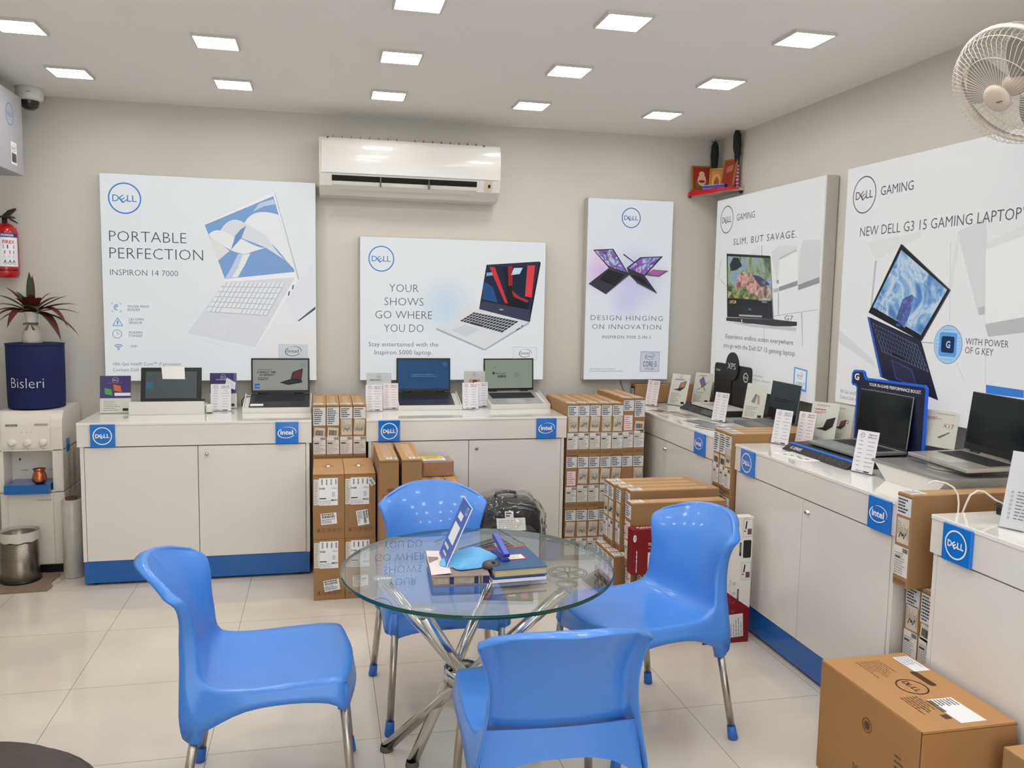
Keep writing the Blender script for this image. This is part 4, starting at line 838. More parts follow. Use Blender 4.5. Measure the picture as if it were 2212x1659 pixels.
def mini(b, f, u, v, s_, scr, body='#2c2c30', n=.0008):       # little printed laptop
    mm = mat('print_'+body.strip('#'), body, .4); b.poly([f(u+x*s_, v+y*s_, n) for x, y in ((-.2,.0),(-.02,.55),(.62,.78),(.5,.12))], mm); b.poly([f(u+x*s_, v+y*s_, n+.0002) for x, y in ((-.12,.06),(.02,.50),(.55,.70),(.44,.15))], mat('print_'+scr.strip('#'), scr, .4)); b.poly([f(u+x*s_, v+y*s_, n) for x, y in ((-.75,-.12),(-.2,.0),(.5,.12),(.05,-.22))], mm)
def a1(b, f, q, h):
    dell(b, f, 0, h*.88, .015, M_WHITE); text_rows(b, f, -q*.5, h*.78, q*.5, h*.82, 2, M_GINK, .4, 2)
    for c, x, y, k in (('#d9682c', .01, .66, .5), ('#4fa04f', -.035, .57, .5)): b.poly([f(x+dx*.042*k*2, h*y+dy*.042*k*2, .0009) for dx, dy in ((-.4,-.3),(.5,-.5),(.35,.3),(-.5,.5))], mat('print_'+c.strip('#'), c, .4))
    rect(b, f, -.005, h*.46, q-.004, h*.54, M_WHITE, .001); art_common(b, f, q, h, .34, 3)
def a2(b, f, q, h):
    dell(b, f, 0, h*.88, .014, M_WHITE); text(b, f, 'THE NEW INSPIRON', 0, h*.79, .007, M_WHITE, width=q*1.1, align='C', n=.0008); b.poly([f(x, h*y, .001) for x, y in ((q*.1,.62),(q*.25,.86),(q*.9,.72),(q*.85,.52))], M_WHITE); b.poly([f(x, h*y, .0012) for x, y in ((-q*.3,.54),(q*.2,.62),(q*.5,.50),(0,.46))], mat('print_skin', '#b9724e', .5)); art_common(b, f, q, h, .34, 5)
def a3(b, f, q, h):
    dell(b, f, 0, h*.88, .012, M_GINK); text_rows(b, f, -q*.7, h*.76, q*.7, h*.82, 1, M_GINK, .4, 8); b.poly([f(x, h*y, .0009) for x, y in ((-q*.6,.50),(-q*.5,.64),(q*.4,.64),(q*.6,.50))], mat('print_zebra', '#6b6468', .4)); art_common(b, f, q, h, .3, 9)
def a4(b, f, q, h):
    dell(b, f, 0, h*.90, .010, M_GINK); rect(b, f, -q*.5, h*.56, q*.5, h*.76, mat('print_coral', '#d9897f', .5), .0008); rect(b, f, -q*.15, h*.56, q*.25, h*.74, mat('print_brownskin', '#5b3a30', .5), .001); art_common(b, f, q, h, .45, 11)
def a5(b, f, q, h): dell(b, f, 0, h*.90, .010, M_GINK); text_rows(b, f, -q*.6, h*.79, q*.6, h*.84, 2, M_GINK, .4, 6); mini(b, f, q*.1, h*.53, q*.95, '#4c9a5e'); rect(b, f, q*.15, h*.60, q*.5, h*.72, mat('print_orange', '#d9663c', .5), .0012); art_common(b, f, q, h, .4, 12)
def a6(b, f, q, h):
    text_rows(b, f, -q*.5, h*.88, q*.7, h*.92, 1, M_GINK, .4, 13)
    for L, c in (([(-.45,.74),(-.05,.88),(.35,.62),(-.05,.50)], '#7d5f8f'), ([(-.55,.44),(.55,.72),(.55,.70),(-.5,.42)], '#8b8b90'), ([(-.05,.62),(.1,.60),(.45,.42),(.2,.44)], '#a6a6aa')): b.poly([f(q*x, h*y, .0008+.0001*len(c)*y) for x, y in L], mat('print_'+c.strip('#'), c, .4))
    text_rows(b, f, -q*.6, h*.34, q*.6, h*.37, 1, M_RED, .4, 4); art_common(b, f, q, h, .3, 14)
def a7(b, f, q, h):
    for L, c in (([(-.35,.48),(-.05,.72),(.12,.68),(-.02,.44)], '#7f8790'), ([(.12,.70),(.35,.66),(.45,.44),(.25,.42)], '#c79a8c')): b.poly([f(q*x, h*y, .0009) for x, y in L], mat('print_'+c.strip('#'), c, .4))
    art_common(b, f, q, h, .36, 15)
def a8(b, f, q, h): text_rows(b, f, -q*.6, h*.90, q*.7, h*.93, 1, M_GINK, .35, 16); text_rows(b, f, -q*.7, h*.80, q*.4, h*.84, 1, M_RED, .5, 7); text_rows(b, f, -q*.7, h*.72, q*.1, h*.78, 2, M_RED, .35, 2); mini(b, f, q*.25, h*.42, q*.95, '#2d2426', '#1c1c1f'); art_common(b, f, q, h, .2, 17, False)
def a9(b, f, q, h): text_rows(b, f, -q*.6, h*.88, q*.6, h*.92, 1, M_GINK, .35, 18); mini(b, f, -q*.1, h*.46, q*.8, '#8f3f5a', '#26262b'); text(b, f, '2', q*.45, h*.56, .016, M_INK, n=.0008); art_common(b, f, q, h, .3, 19, False)
def a10(b, f, q, h): text_rows(b, f, -q*.3, h*.90, q*.8, h*.93, 1, M_GINK, .35, 20); text_rows(b, f, -q*.8, h*.73, q*.1, h*.82, 3, M_RED, .35, 21); text(b, f, 'X17', q*.15, h*.55, .018, mat('dull_red_print', '#8f4048', .5), width=q*.6, n=.0008, thin=.01); b.poly([f(q*x, h*y, .0009) for x, y in ((-.1,.28),(.55,.46),(.6,.44),(.05,.26))], M_GINK)
stand('purple leaflet stand with orange and green laptops at the left end of the left counter', (-1.093, 4.83, CT), R(3), .158, .205, a1, 8, WARM, PURP, .60)
stand('purple leaflet stand partly behind a price card on the left counter', (-.555, 4.985, CT), 0, .150, .205, a2, 6, WARM, PURP, .58)
stand('grey leaflet stand with a striped picture behind two price cards on the middle counter', (.325, 4.93, CT), 0, .148, .21, a3, 8, mat('pale_grey_print', '#cfd0d4', .4))
stand('grey leaflet stand with a coral picture between the two laptops on the middle counter', (.905, 4.97, CT), 0, .135, .215, a4, 7, mat('silver_grey_print', '#c9c7c2', .4))
stand('leaflet stand with a green and orange laptop picture on the corner counter', (2.19, 4.90, CT), R(-62), .145, .205, a5, 14)
stand('leaflet stand with a purple folded laptop picture on the corner counter', (2.385, 4.965, CT), R(-62), .145, .205, a6, 12)
stand('leaflet stand with two standing tablets pictured, beside the grey folding laptop', (2.375, 4.27, CT), R(-66), .145, .205, a7, 12)
stand('leaflet stand with red lettering and a black laptop picture beside two price cards', (2.258, 3.43, CT), R(-66), .145, .205, a8, 12)
stand('leaflet stand with a small pink-screened laptop, behind the red-lettered stand', (2.340, 3.40, CT), R(-76), .12, .195, a9, 8)
stand('small leaflet stand with a pen picture between the two laptops on the right counter', (2.405, 2.845, CT+.09), R(-75), .15, .15, a10, 8)

def price_card(label, loc, rz, w=.098, h=.156, lean=8, seed=1):
    t = thing('price_card', label, 'price card', loc, rz, 'price cards on the counters'); a = R(lean); q = w/2
    b = MB(); b.T = RX(-a); b.box(-q, 0, 0, q, .0025, h, M_ACR); b.T = Matrix(); b.box(-q, -.004, 0, q, .03, .002, M_ACR); b.build('acrylic_holder', t)
    b = MB(); b.T = RX(-a); b.box(-q+.0015, -.0012, .004, q-.0015, -.0004, h-.0015, M_PINKP if seed % 3 == 0 else mat('cool_paper', '#dcdae0', .6)); b.T = Matrix()
    f = Fr(Vector((0, 0, 0)), (1,0,0), (0, math.sin(a), math.cos(a))); f.o = f.o+f.n*.0013
    ring(b, f, -q*.48, h*.88, w*.10, w*.016, M_GINK, .0004, 20); text(b, f, 'DELL', -q*.48, h*.87, .005, M_GINK, width=w*.12, align='C', n=.0004)
    text(b, f, 'Agarwal', q*.42, h*.895, h*.045, M_GINK, width=w*.36, align='C', n=.0004, thin=-.01); text(b, f, 'Infotech', q*.42, h*.83, h*.045, M_GINK, width=w*.38, align='C', n=.0004, thin=-.01)
    rn = random.Random(seed)
    for k in range(7):
        v = h*(.74-.095*k); rect(b, f, -q*.55-w*.06-w*.02*(k % 3), v, -q*.45+w*.06+w*.02*(k % 2), v+h*.014, M_LINK, .0004); ww = rn.uniform(.10, .22); rect(b, f, q*.42-w*ww, v, q*.42+w*ww, v+h*.013, M_LINK, .0004)
        rect(b, f, -q*.92, v-h*.035, q*.92, v-h*.034, M_PAPER, .0003)
    rect(b, f, -q*.02, h*.09, q*.0, h*.80, M_PAPER, .0003); text(b, f, 'PRICE: ₹', -q*.55, h*.035, h*.035, M_INK, width=w*.32, n=.0004); rect(b, f, q*.15, h*.035, q*.65, h*.065, M_INK, .0004); b.build('printed_card', t)
    return t
for i, (lb, x, y, rz, w_, h_) in enumerate((
    ('price card leaning before the right purple leaflet stand on the left counter', -.556, 4.875, 0, .112, .155),
    ('price card at the left end of the middle counter, in front of the striped leaflet', .288, 4.80, 0, .098, .155),
    ('price card touching the left side of the blue-screen laptop', .388, 4.875, 0, .092, .155),
    ('price card in front of the coral leaflet stand on the middle counter', .855, 4.835, 0, .098, .160),
    ('price card half hidden beside the silver laptop with the pale green screen', .937, 4.925, 0, .085, .155),
    ('price card leaning on the long carton on the corner counter', 2.02, 4.90, R(-62), .10, .165),
    ('price card in front of the black round-topped display', 2.135, 4.205, R(-68), .10, .165),
    ('price card standing at the far end of the right counter, nearest the carton gap', 2.085, 3.483, R(-68), .098, .165),
    ('price card between the red-lettered leaflet and the far price card', 2.182, 3.44, R(-68), .095, .16),
    ('price card in front of the black gaming laptop and its blue-edged stand', 2.058, 2.83, R(-72), .098, .17))):
    price_card(lb, (x, y, CT), rz, w_, h_, 8 if i < 5 else 11, i+1)

# leaflets lying flat
def leaflet(label, loc, rz, w, d, art):
    t = thing('leaflet', label, 'leaflet', loc, rz, 'leaflets lying on the counters'); b = MB(); b.box(-w/2, 0, 0, w/2, d, .0022, M_PAPER); f = Fr((0,0,.0022), (1,0,0), (0,1,0)); art(b, f, w/2, d); b.build('paper', t)
def l1(b, f, q, d): rect(b, f, -q*.95, d*.1, q*.2, d*.9, mat('print_brown', '#6e5a4c', .4)); rect(b, f, q*.25, d*.1, q*.95, d*.9, mat('print_sand', '#b39a80', .4))
def l2(b, f, q, d): rect(b, f, -q*.95, d*.08, q*.95, d*.92, mat('print_slate', '#77736f', .35)); rect(b, f, -q*.5, d*.2, q*.3, d*.8, mat('print_sand', '#b39a80', .4), .0006)
def l3(b, f, q, d):
    rect(b, f, -q*.95, d*.06, q*.95, d*.94, mat('print_blueslate', '#4a5059', .3))
    for k in range(5): b.poly([f(q*(-.8+.32*k), d*.2, .0006), f(q*(-.6+.32*k), d*.15, .0006), f(q*(-.5+.32*k), d*.7, .0006), f(q*(-.75+.32*k), d*.8, .0006)], mat('print_steel', '#8e949b', .3))
def l4(b, f, q, d):
    for k in range(5): rect(b, f, -q*.7+q*.3*k, d*.25+d*.08*(k % 3), -q*.7+q*.3*k+q*.2, d*.25+d*.08*(k % 3)+.012, M_GINK, .0006)
    text_rows(b, f, -q*.8, d*.6, q*.6, d*.85, 3, M_GINK, .2, 4)
leaflet('printed leaflet lying at the far left of the corner counter', (1.935, 4.60, CT), R(-80), .20, .10, l1)
leaflet('brown and grey leaflet lying in front of the black round-topped display', (2.00, 4.49, CT+.0025), R(-76), .22, .10, l2)
leaflet('dark leaflet lying at the near end of the corner counter', (1.955, 4.16, CT), R(-78), .19, .13, l3)
leaflet('second dark leaflet fanned out beside the cartons on the corner counter', (1.945, 3.97, CT+.0026), R(-70), .19, .13, l3)
leaflet('white leaflet lying in front of the blue-edged gaming stand', (1.945, 3.17, CT), R(-80), .21, .12, l4)

# XPS display
BKM = mat('matt_black_card', '#1b1c1d', .45)
t = thing('display_stand', 'black display stand with a round disc on top of its back panel', 'display stand', (2.165, 4.575, CT), MH); 
b = MB(); b.prism([(-.215, 0, 0), (-.215, .05, .035), (-.215, .27, .035), (-.215, .27, 0)], (.43, 0, 0), BKM); b.build('base', t)
fr = Fr((0, .0, 0), (1,0,0), (0, .82, .573)); b = MB(); text_rows(b, fr, -.10, .008, .0, .05, 4, M_GINK, .35, 5, .0006); ring(b, fr, .03, .03, .02, .003, M_GINK, .0006, 20); rect(b, fr, .06, .012, .19, .05, mat('base_grey_print', '#4a4b4f', .4), .0006); b.build('base_print', t)
b = MB(); b.prism([(x, .235, z) for x, z in rrect(-.225, .0352, .225, .287, .025)], (0, .012, 0), BKM); b.box(-.004, .230, .036, .004, .236, .27, BKM); b.build('back_panel', t)
b = MB(); fr = Fr((0, .226, 0), (1,0,0), (0,0,1)); b.prism([fr(.012+.078*math.cos(2*math.pi*k/40), .278+.085*math.sin(2*math.pi*k/40), 0) for k in range(40)], (0, .009, 0), BKM); d_ = b.build('round_badge', t)
b = MB(); text(b, fr, 'XPS', .012, .262, .036, M_WHITE, width=.10, align='C', thin=.006, n=.001); b.build('lettering', d_)
fr = Fr((0, .2345, 0), (1,0,0), (0,0,1)); b = MB(); ring(b, fr, .172, .225, .028, .005, M_WHITE, .0006); text(b, fr, 'DELL', .172, .219, .012, M_WHITE, width=.04, align='C', n=.0006); text_rows(b, fr, -.20, .235, -.11, .25, 2, M_WHITE, .4, 3); b.build('print', t)
t = thing('closed_laptop', 'thin white closed laptop lying on the base of the round-topped black display', 'laptop', (2.205, 4.53, CT+.0355), MH); b = MB(); b.box(-.17, 0, 0, .17, .175, .007, mat('white_laptop_shell', '#d8d3cb', .3), .002); b.build('base', t); b = MB(); b.box(-.17, .002, .0075, .17, .175, .012, mat('white_laptop_shell', '#d8d3cb', .3), .002); rect(b, Fr((0,0,.0122), (1,0,0), (0,1,0)), -.10, .03, .06, .15, mat('lid_sand', '#b9a48e', .3)); b.build('lid', t)
laptop('open grey folding laptop with a dark reflecting screen on the corner counter', (2.205, 4.02, CT), R(-92), .30, .205, .21, R(3.5), R(7), GREY, GREY, lambda b, f, u0, v0, u1, v1: (text_rows(b, f, u0+.05, v0+.09, u1-.03, v0+.115, 2, screen('#0a0c0e', .1), .4, 2, .0007), b.poly([f(u0, v0, .0006), f(u1, v0, .0006), f(u1, v0+.04, .0006), f(u0, v0+.055, .0006)], screen('#07090a', .1))), screen('#4a5a5e', .22), None, .005, .010)  # screen is off: faint glow and darker band imitate its reflections

# G series stand
t = thing('display_stand', 'black display stand outlined in bright blue behind the gaming laptop', 'display stand', (2.035, 3.14, CT), MH)
BLU = mat('bright_blue_strip', '#1763d8', .3); NAVY = mat('navy_card', '#101633', .35)
b = MB(); b.prism([(-.235, 0, 0), (-.235, .045, .032), (-.235, .36, .038), (-.235, .36, 0)], (.475, 0, 0), BKM); b.build('base', t)
fr = Fr((0, 0, 0), (1,0,0), (0, .815, .579)); b = MB(); rect(b, fr, -.235, .046, .24, .0555, BLU, .0008); b.build('blue_strip', t)
b = MB(); ring(b, fr, -.225, .028, .012, .002, M_GINK, .0008, 20); text(b, fr, 'G SERIES', -.195, .018, .016, M_WHITE, width=.085, n=.0008, shear=.1)
for u in (.04, .09, .13, .18): ring(b, fr, u, .026, .011, .0015, M_GINK, .0008, 16)
b.build('base_print', t)
out = [(-.245, .345), (-.245, .30), (-.235, .29), (-.215, .29), (-.205, .28), (-.205, .03), (.25, .03), (.25, .325), (.235, .338), (-.14, .333), (-.15, .345), (-.155, .358), (-.17, .365), (-.23, .362)]
b = MB(); b.prism([(x, .345, z) for x, z in out], (0, .008, 0), BLU); b.build('edge_panel', t)
def inset(L, k):
    o = []
    for i, p in enumerate(L):
        a = Vector(L[i-1]); c = Vector(L[(i+1) % len(L)]); p = Vector(p); e1 = (p-a).normalized(); e2 = (c-p).normalized(); n1 = Vector((-e1.y, e1.x)); n2 = Vector((-e2.y, e2.x)); m_ = (n1+n2); m_ = m_/max(.4, m_.length_squared)*2; q = p+m_*k; o.append((q.x, q.y))
    return o
b = MB(); b.poly([(x, .3445, z) for x, z in inset(out, .010)], NAVY); b.build('front_panel', t)
fr = Fr((0, .344, 0), (1,0,0), (0,0,1)); b = MB(); text(b, fr, 'G', -.222, .318, .028, M_WHITE, width=.034, thin=-.03, n=.0006); text(b, fr, 'YOUR IN-GAME PERFORMANCE BOOST.', -.115, .300, .013, M_WHITE, width=.335, n=.0006, thin=-.015); text(b, fr, 'with Game Shift Technology', -.115, .280, .010, M_GINK, width=.20, n=.0006); b.tube([fr(.12+.05*math.cos(k*.8), .24+.02*math.sin(k*1.3), .0008) for k in range(6)], .0012, mat('navy_line', '#34406e', .4), 4); b.build('lettering', t)
laptop('greenish grey gaming laptop with a black screen on the blue-edged stand', (2.115, 3.13, CT+.0375), MH, .345, .245, .228, R(1), R(5), TEAL, mat('key_well_black2', '#222325', .5), None, mat('black_glass', '#141a19', .1, spec=.3), None, .008, .03, 16)

# riser with turntable and the silver laptop
t = thing('laptop_riser', 'white tapered riser with a grey clear top under the silver laptop on the right', 'riser', (2.065, 2.585, CT), MH)
b = MB(); lo = [(-.115, .004), (.14, .004), (.14, .30), (-.115, .30)]; hi = [(-.19, .006), (.19, .006), (.19, .35), (-.19, .35)]
b.add([(x, y, 0) for x, y in lo]+[(x, y, .060) for x, y in hi], [(3,2,1,0),(4,5,6,7),(0,1,5,4),(1,2,6,5),(2,3,7,6),(3,0,4,7)], M_PLW); b.build('body', t)
b = MB(); b.box(-.198, 0, .0602, .198, .358, .0702, mat('smoked_acrylic', '#8e8d8b', .08, spec=.6), .001); b.build('top_plate', t)
b = MB(); b.lathe([(0,.0703),(.095,.0703),(.097,.073),(.095,.078),(.085,.080),(0,.080)], mat('turntable_grey', '#aaa8a4', .2, .2), 40, (.02, .19, 0)); b.build('turntable', t)
b = MB(); b.box(-.15, .085, .0802, .19, .30, .0862, M_ACR); 
for x in (-.10, .02, .13): b.box(x-.004, .080, .0802, x+.004, .085, .112, M_ACR)
b.build('cradle', t)
laptop('silver laptop with a black screen raised on a turntable on the right counter', (2.172, 2.57, CT+.0868), R(-96), .345, .235, .228, R(2.0), R(6), mat('warm_silver', '#b7b3ac', .3, .5), mat('key_well_dark', '#1d1d20', .5), None, mat('black_glass', '#141a19', .1, spec=.3), None, .010, .032, 16)
t = thing('white_cable', 'white cable draped over the wedged carton and down beside the nearest counter', 'cable', (2.10, 2.30, .90))
pts = [ony(2003,1047,2.345), ony(2012,1041,2.34), ony(2022,1039,2.33), ony(2044,1044,2.315), ony(2060,1053,2.30), ony(2069,1068,2.29), ony(2071,1088,2.285), ony(2069,1113,2.27), ony(2072,1117,2.265), ony(2079,1109,2.26), ony(2087,1088,2.255), ony(2096,1070,2.25), ony(2112,1060,2.24), ony(2126,1062,2.23), ony(2150,1080,2.215), ony(2170,1090,2.20), ony(2185,1090,2.19)]
b = MB(); b.tube(pts, .0032, mat('white_cable_skin', '#e6ddd6', .4), 8); b.build('cord', t, True)
t = thing('power_adapter', 'black adapter lying on the nearest counter behind the clear leaflet stand', 'adapter', (2.11, 2.15, CT), R(-70)); b = MB(); b.box(-.05, 0, 0, .05, .06, .028, M_BLK, .004); b.build('housing', t); b = MB(); b.box(-.06, .005, .0282, .05, .09, .031, mat('dark_grey_plastic', '#2c2b2e', .35), .001); b.build('cover_plate', t)
def a11(b, f, q, h):
    text_rows(b, f, -q*.55, h*.12, q*.7, h*.50, 9, M_GINK, .25, 22)
    for k in range(7): ring(b, f, -q*.72, h*(.14+.055*k), .0035, .001, M_GINK, .0006, 10)
    rect(b, f, -q*.4, h*.6, q*.9, h*.9, mat('print_silver', '#b8babd', .4), .0006)
stand('clear leaflet stand with small grey print, cut off by the right edge of the photo', (2.005, 1.985, CT), R(-68), .165, .235, a11, 14, mat('cool_paper', '#dcdae0', .6))

# ------------------------------------------------------------------ blue chairs
M_CH = mat('blue_moulded_plastic', '#3d82d8', .33, spec=.75, coat=.25, noise=(14, .03)); M_CAP = mat('blue_foot_cap', '#2a69b8', .4)
def catmull(P, n):
    o = []
    for i in range(len(P)-1):
        p0, p1, p2, p3 = P[max(i-1, 0)], P[i], P[i+1], P[min(i+2, len(P)-1)]
        for k in range(n):
            t = k/n; o.append(tuple(.5*((2*b_)+(-a+c)*t+(2*a-5*b_+4*c-d)*t*t+(-a+3*b_-3*c+d)*t**3) for a, b_, c, d in zip(p0, p1, p2, p3)))
    o.append(tuple(P[-1])); return o
# stations: y, z, half width, edge dy, edge dz, flange backward dy, flange dz, flange out
ST = [(.236, .424, .184, -.026, -.004, 0, -.066, .010),
      (.218, .438, .201, -.014, .000, 0, -.078, .012),
      (.160, .441, .206, 0, .004, 0, -.060, .012),
      (.060, .430, .209, 0, .012, 0, -.048, .012),
      (-.050, .421, .207, 0, .016, -.006, -.056, .012),
      (-.115, .421, .202, .002, .018, -.036, -.100, .014),
      (-.150, .427, .196, .007, .018, -.064, -.136, .020),
      (-.176, .440, .189, .014, .014, -.064, -.098, .020),
      (-.198, .475, .181, .022, .006, -.054, -.052, .014),
      (-.213, .535, .174, .032, .000, -.050, -.034, .008),
      (-.236, .598, .172, .048, -.004, -.045, -.026, .006),
      (-.262, .654, .183, .070, -.012, -.039, -.016, .005),
      (-.290, .700, .197, .088, -.022, -.033, -.010, .004),
      (-.314, .733, .204, .098, -.036, -.030, -.010, .003),
      (-.327, .752, .194, .092, -.044, -.030, -.012, .002),
      (-.334, .762, .150, .060, -.030, -.028, -.014, .001)]
NS, NC = 3, 14
S_ = catmull(ST, NS)
def shell_point(s, t):
    y, z, w_, ey, ez = s[:5]; a = abs(t)
    return Vector((t*w_, y+ey*a**2.2, z+ez*a**2.4))
def chair_shell():
    b = MB(); n = len(S_); top = []; bot = []; TH = .0045
    grid = [[shell_point(s, -1+2*c/NC) for c in range(NC+1)] for s in S_]
    nor = []
    for i in range(n):
        row = []
        for c in range(NC+1):
            d1 = grid[min(i+1, n-1)][c]-grid[max(i-1, 0)][c]; d2 = grid[i][min(c+1, NC)]-grid[i][max(c-1, 0)]
            row.append(d2.cross(d1).normalized())
        nor.append(row)
    sg = 1 if nor[10][NC//2].z < 0 else 1
    # make the normal point to the sitter (up on the seat, forward on the back)
    if nor[9][NC//2].z < 0: nor = [[-v for v in r] for r in nor]
    idx = lambda i, c: i*(NC+1)+c
    F = [(idx(i, c), idx(i, c+1), idx(i+1, c+1), idx(i+1, c)) for i in range(n-1) for c in range(NC)]
    b.add([p for r in grid for p in r], F, M_CH, True)
    b.add([grid[i][c]-nor[i][c]*TH for i in range(n) for c in range(NC+1)], [f[::-1] for f in F], M_CH, True)
    # rolled rim and skirt around the whole outline
    loop = [(0, c) for c in range(NC, -1, -1)]+[(i, 0) for i in range(1, n)]+[(n-1, c) for c in range(1, NC+1)]+[(i, NC) for i in range(n-2, 0, -1)]
    outs = []
    for k, (i, c) in enumerate(loop):
        p = grid[i][c]; o1 = grid[loop[k-1][0]][loop[k-1][1]]; o2 = grid[loop[(k+1) % len(loop)][0]][loop[(k+1) % len(loop)][1]]
        out = (o2-o1).normalized().cross(nor[i][c]).normalized()
        outs.append(-out if out.dot(p-Vector((0, -.03, .5))) < 0 else out)
    for _ in range(4): outs = [(outs[k-1]+outs[k]*2+outs[(k+1) % len(loop)]).normalized() for k in range(len(loop))]
    A = []; B1 = []; B2 = []; B3 = []; m = len(loop)
    for k, (i, c) in enumerate(loop):
        p = grid[i][c]; s = S_[i]; t = -1+2*c/NC
        o1 = grid[loop[k-1][0]][loop[k-1][1]]; o2 = grid[loop[(k+1) % m][0]][loop[(k+1) % m][1]]
        out = outs[k]
        fy, fz, fo = s[5], s[6], s[7]
        if i == 0:                      # front skirt: deeper at the corners, arched in the middle
            fz = -.050-.030*abs(t)**3; fy = .004; fo = .004
        if i == n-1: fo = .002; fz = -.010-.006*(1-abs(t)); fy = -.030
        dn = Vector((0, fy, fz)); L = dn.length
        A.append(p); B1.append(p+out*.006-nor[i][c]*.004); B2.append(p+out*(.009)+dn*(.012/L)-nor[i][c]*.004)
        q = p+out*.009+Vector((math.copysign(fo, t) if abs(t) > .5 and i > 0 else 0, 0, 0))+dn
        B3.append(q)
    rows = [A, B1, B2, [x.lerp(y, .5) for x, y in zip(B2, B3)], B3]
    vs = [v for r in rows for v in r]
    b.add(vs, [(r*m+k, r*m+(k+1) % m, (r+1)*m+(k+1) % m, (r+1)*m+k) for r in range(len(rows)-1) for k in range(m)], M_CH, True)
    # inner face of the rim
    inn = [v.lerp(Vector((0, v.y+.02 if v.z > .5 else v.y, v.z)), .02) for v in B3]; ia = [grid[i][c]-nor[i][c]*TH for i, c in loop]
    b.add(B3+inn+ia, [(k, (k+1) % m, m+(k+1) % m, m+k) for k in range(m)]+[(m+k, m+(k+1) % m, 2*m+(k+1) % m, 2*m+k) for k in range(m)], M_CH, True)
    # rear apron below the backrest between the two rear sockets
    K = 16; rows = []
    for r in range(6):
        v = r/5; row = []
        for k in range(K+1):
            t = -1+2*k/K; a = abs(t); zt = .470; zb = .395-.085*a**3
            z = zt+(zb-zt)*v; row.append(Vector((t*(.190+.022*v), -.216-.012*v+(.012)*a**2, z)))
        rows.append(row)
    for dy in (0, .004):
        b.add([p+Vector((0, dy, 0)) for r in rows for p in r], [(r*(K+1)+k, r*(K+1)+k+1, (r+1)*(K+1)+k+1, (r+1)*(K+1)+k) for r in range(5) for k in range(K)], M_CH, True)
    # leg sockets
    for sx in (-1, 1):
        b.tube([(sx*.182, .200, .42), (sx*.187, .203, .350)], .016, M_CH, 14, True, [.013, .0165]); b.tube([(sx*.192, -.166, .395), (sx*.2098, -.1905, .302)], .018, M_CH, 14, True, [.012, .0220])
    return b
def make_chair(label, loc, rz):
    t = thing('cafe_chair', label, 'chair', loc, rz, 'blue chairs around the glass table')
    sh = chair_shell().build('moulded_shell', t)
    for sx in (-1, 1):
        for a, c in (((sx*.184, .201, .40), (sx*.207, .236, .0)), ((sx*.2092, -.1900, .312), (sx*.236, -.242, .0))):
            A, B_ = Vector(a), Vector(c); q = B_+(A-B_).normalized()*.05
            b = MB(); b.cyl(A, q-(A-B_).normalized()*.02, .0125, M_STEEL, 14); l = b.build('leg', t)
            b = MB(); b.tube([q, B_.lerp(q, .5), B_+Vector((0, 0, .004)), B_+Vector((0,0,.0002))], .016, M_CAP, 14, True, [.0145, .0160, .0172, .0150]); b.build('foot_cap', l)
    return t
CHP = make_chair('blue chair on the left with its seat facing right', (-.150, 2.470, 0), R(-90))
for lb, loc, rz in (('blue chair on the far side of the glass table, its back nearest the counters', (.425, 2.985, 0), R(180)), ('blue chair at the right of the table, beside the dark red and white boxes', (1.083, 2.665, 0), R(106)), ('blue chair nearest the viewer with its back turned', (.572, 2.065, 0), R(-2))):
    c = copy_tree(CHP); c.location = loc; c.rotation_euler = (0, 0, rz); tag(c, lb, 'chair', 'blue chairs around the glass table')

# ------------------------------------------------------------------ glass table
TX, TY, TH_ = .486, 2.573, .645
t = thing('glass_table', 'round glass table with crossed chrome legs between the blue chairs', 'table', (TX, TY, 0))
M_GLS = clear('table_glass', '#fafdfc', 3.2); M_GEDGE = mat('green_glass_edge', '#0d4a3e', .08, spec=.6)
b = MB(); Rr = .437; N = 96
cir = lambda r, z: [(r*math.cos(2*math.pi*k/N), r*math.sin(2*math.pi*k/N), z) for k in range(N)]
b.poly(cir(Rr-.003, TH_), M_GLS); b.poly(cir(Rr-.003, TH_-.012)[::-1], M_GLS)
for (r0, z0), (r1, z1) in (((Rr-.003, TH_), (Rr, TH_-.003)), ((Rr, TH_-.003), (Rr, TH_-.009)), ((Rr, TH_-.009), (Rr-.003, TH_-.012))):
    b.add(cir(r0, z0)+cir(r1, z1), [(k, (k+1) % N, N+(k+1) % N, N+k) for k in range(N)], M_GEDGE, True)
b.build('glass_top', t)
legs = [((.184, 2.544), (.672, 2.515)), ((.273, 2.262), (.590, 2.760)), ((.731, 2.392), (.202, 2.657)), ((.585, 2.685), (.275, 2.545)), ((.66, 2.78), (.36, 2.34))]
legs = legs[:4]
for a, c in legs:
    A = Vector((a[0]-TX, a[1]-TY, TH_-.030)); B_ = Vector((c[0]-TX, c[1]-TY, .012)); b = MB(); b.cyl(A, B_, .0185, M_CHROME, 20); l = b.build('leg', t)
    b = MB(); b.lathe([(0,TH_-.0122),(.034,TH_-.0122),(.034,TH_-.016),(.016,TH_-.020),(.018,TH_-.036)], mat('clear_pad', '#c9cfc9', .15, trans=.6), 24, (A.x, A.y, 0)); b.build('glass_pad', l)
    b = MB(); b.lathe([(.0,.0),(.022,.0),(.022,.008),(.019,.02)], mat('grey_rubber', '#5b5650', .6), 18, (B_.x, B_.y, 0)); b.build('foot_pad', l)
b = MB(); hx, hy = .432-TX, 2.535-TY; b.lathe([(.052,.275),(.058,.275),(.058,.325),(.052,.325)], M_CHROME, 28, (hx, hy, 0)); b.build('leg_hub', t)
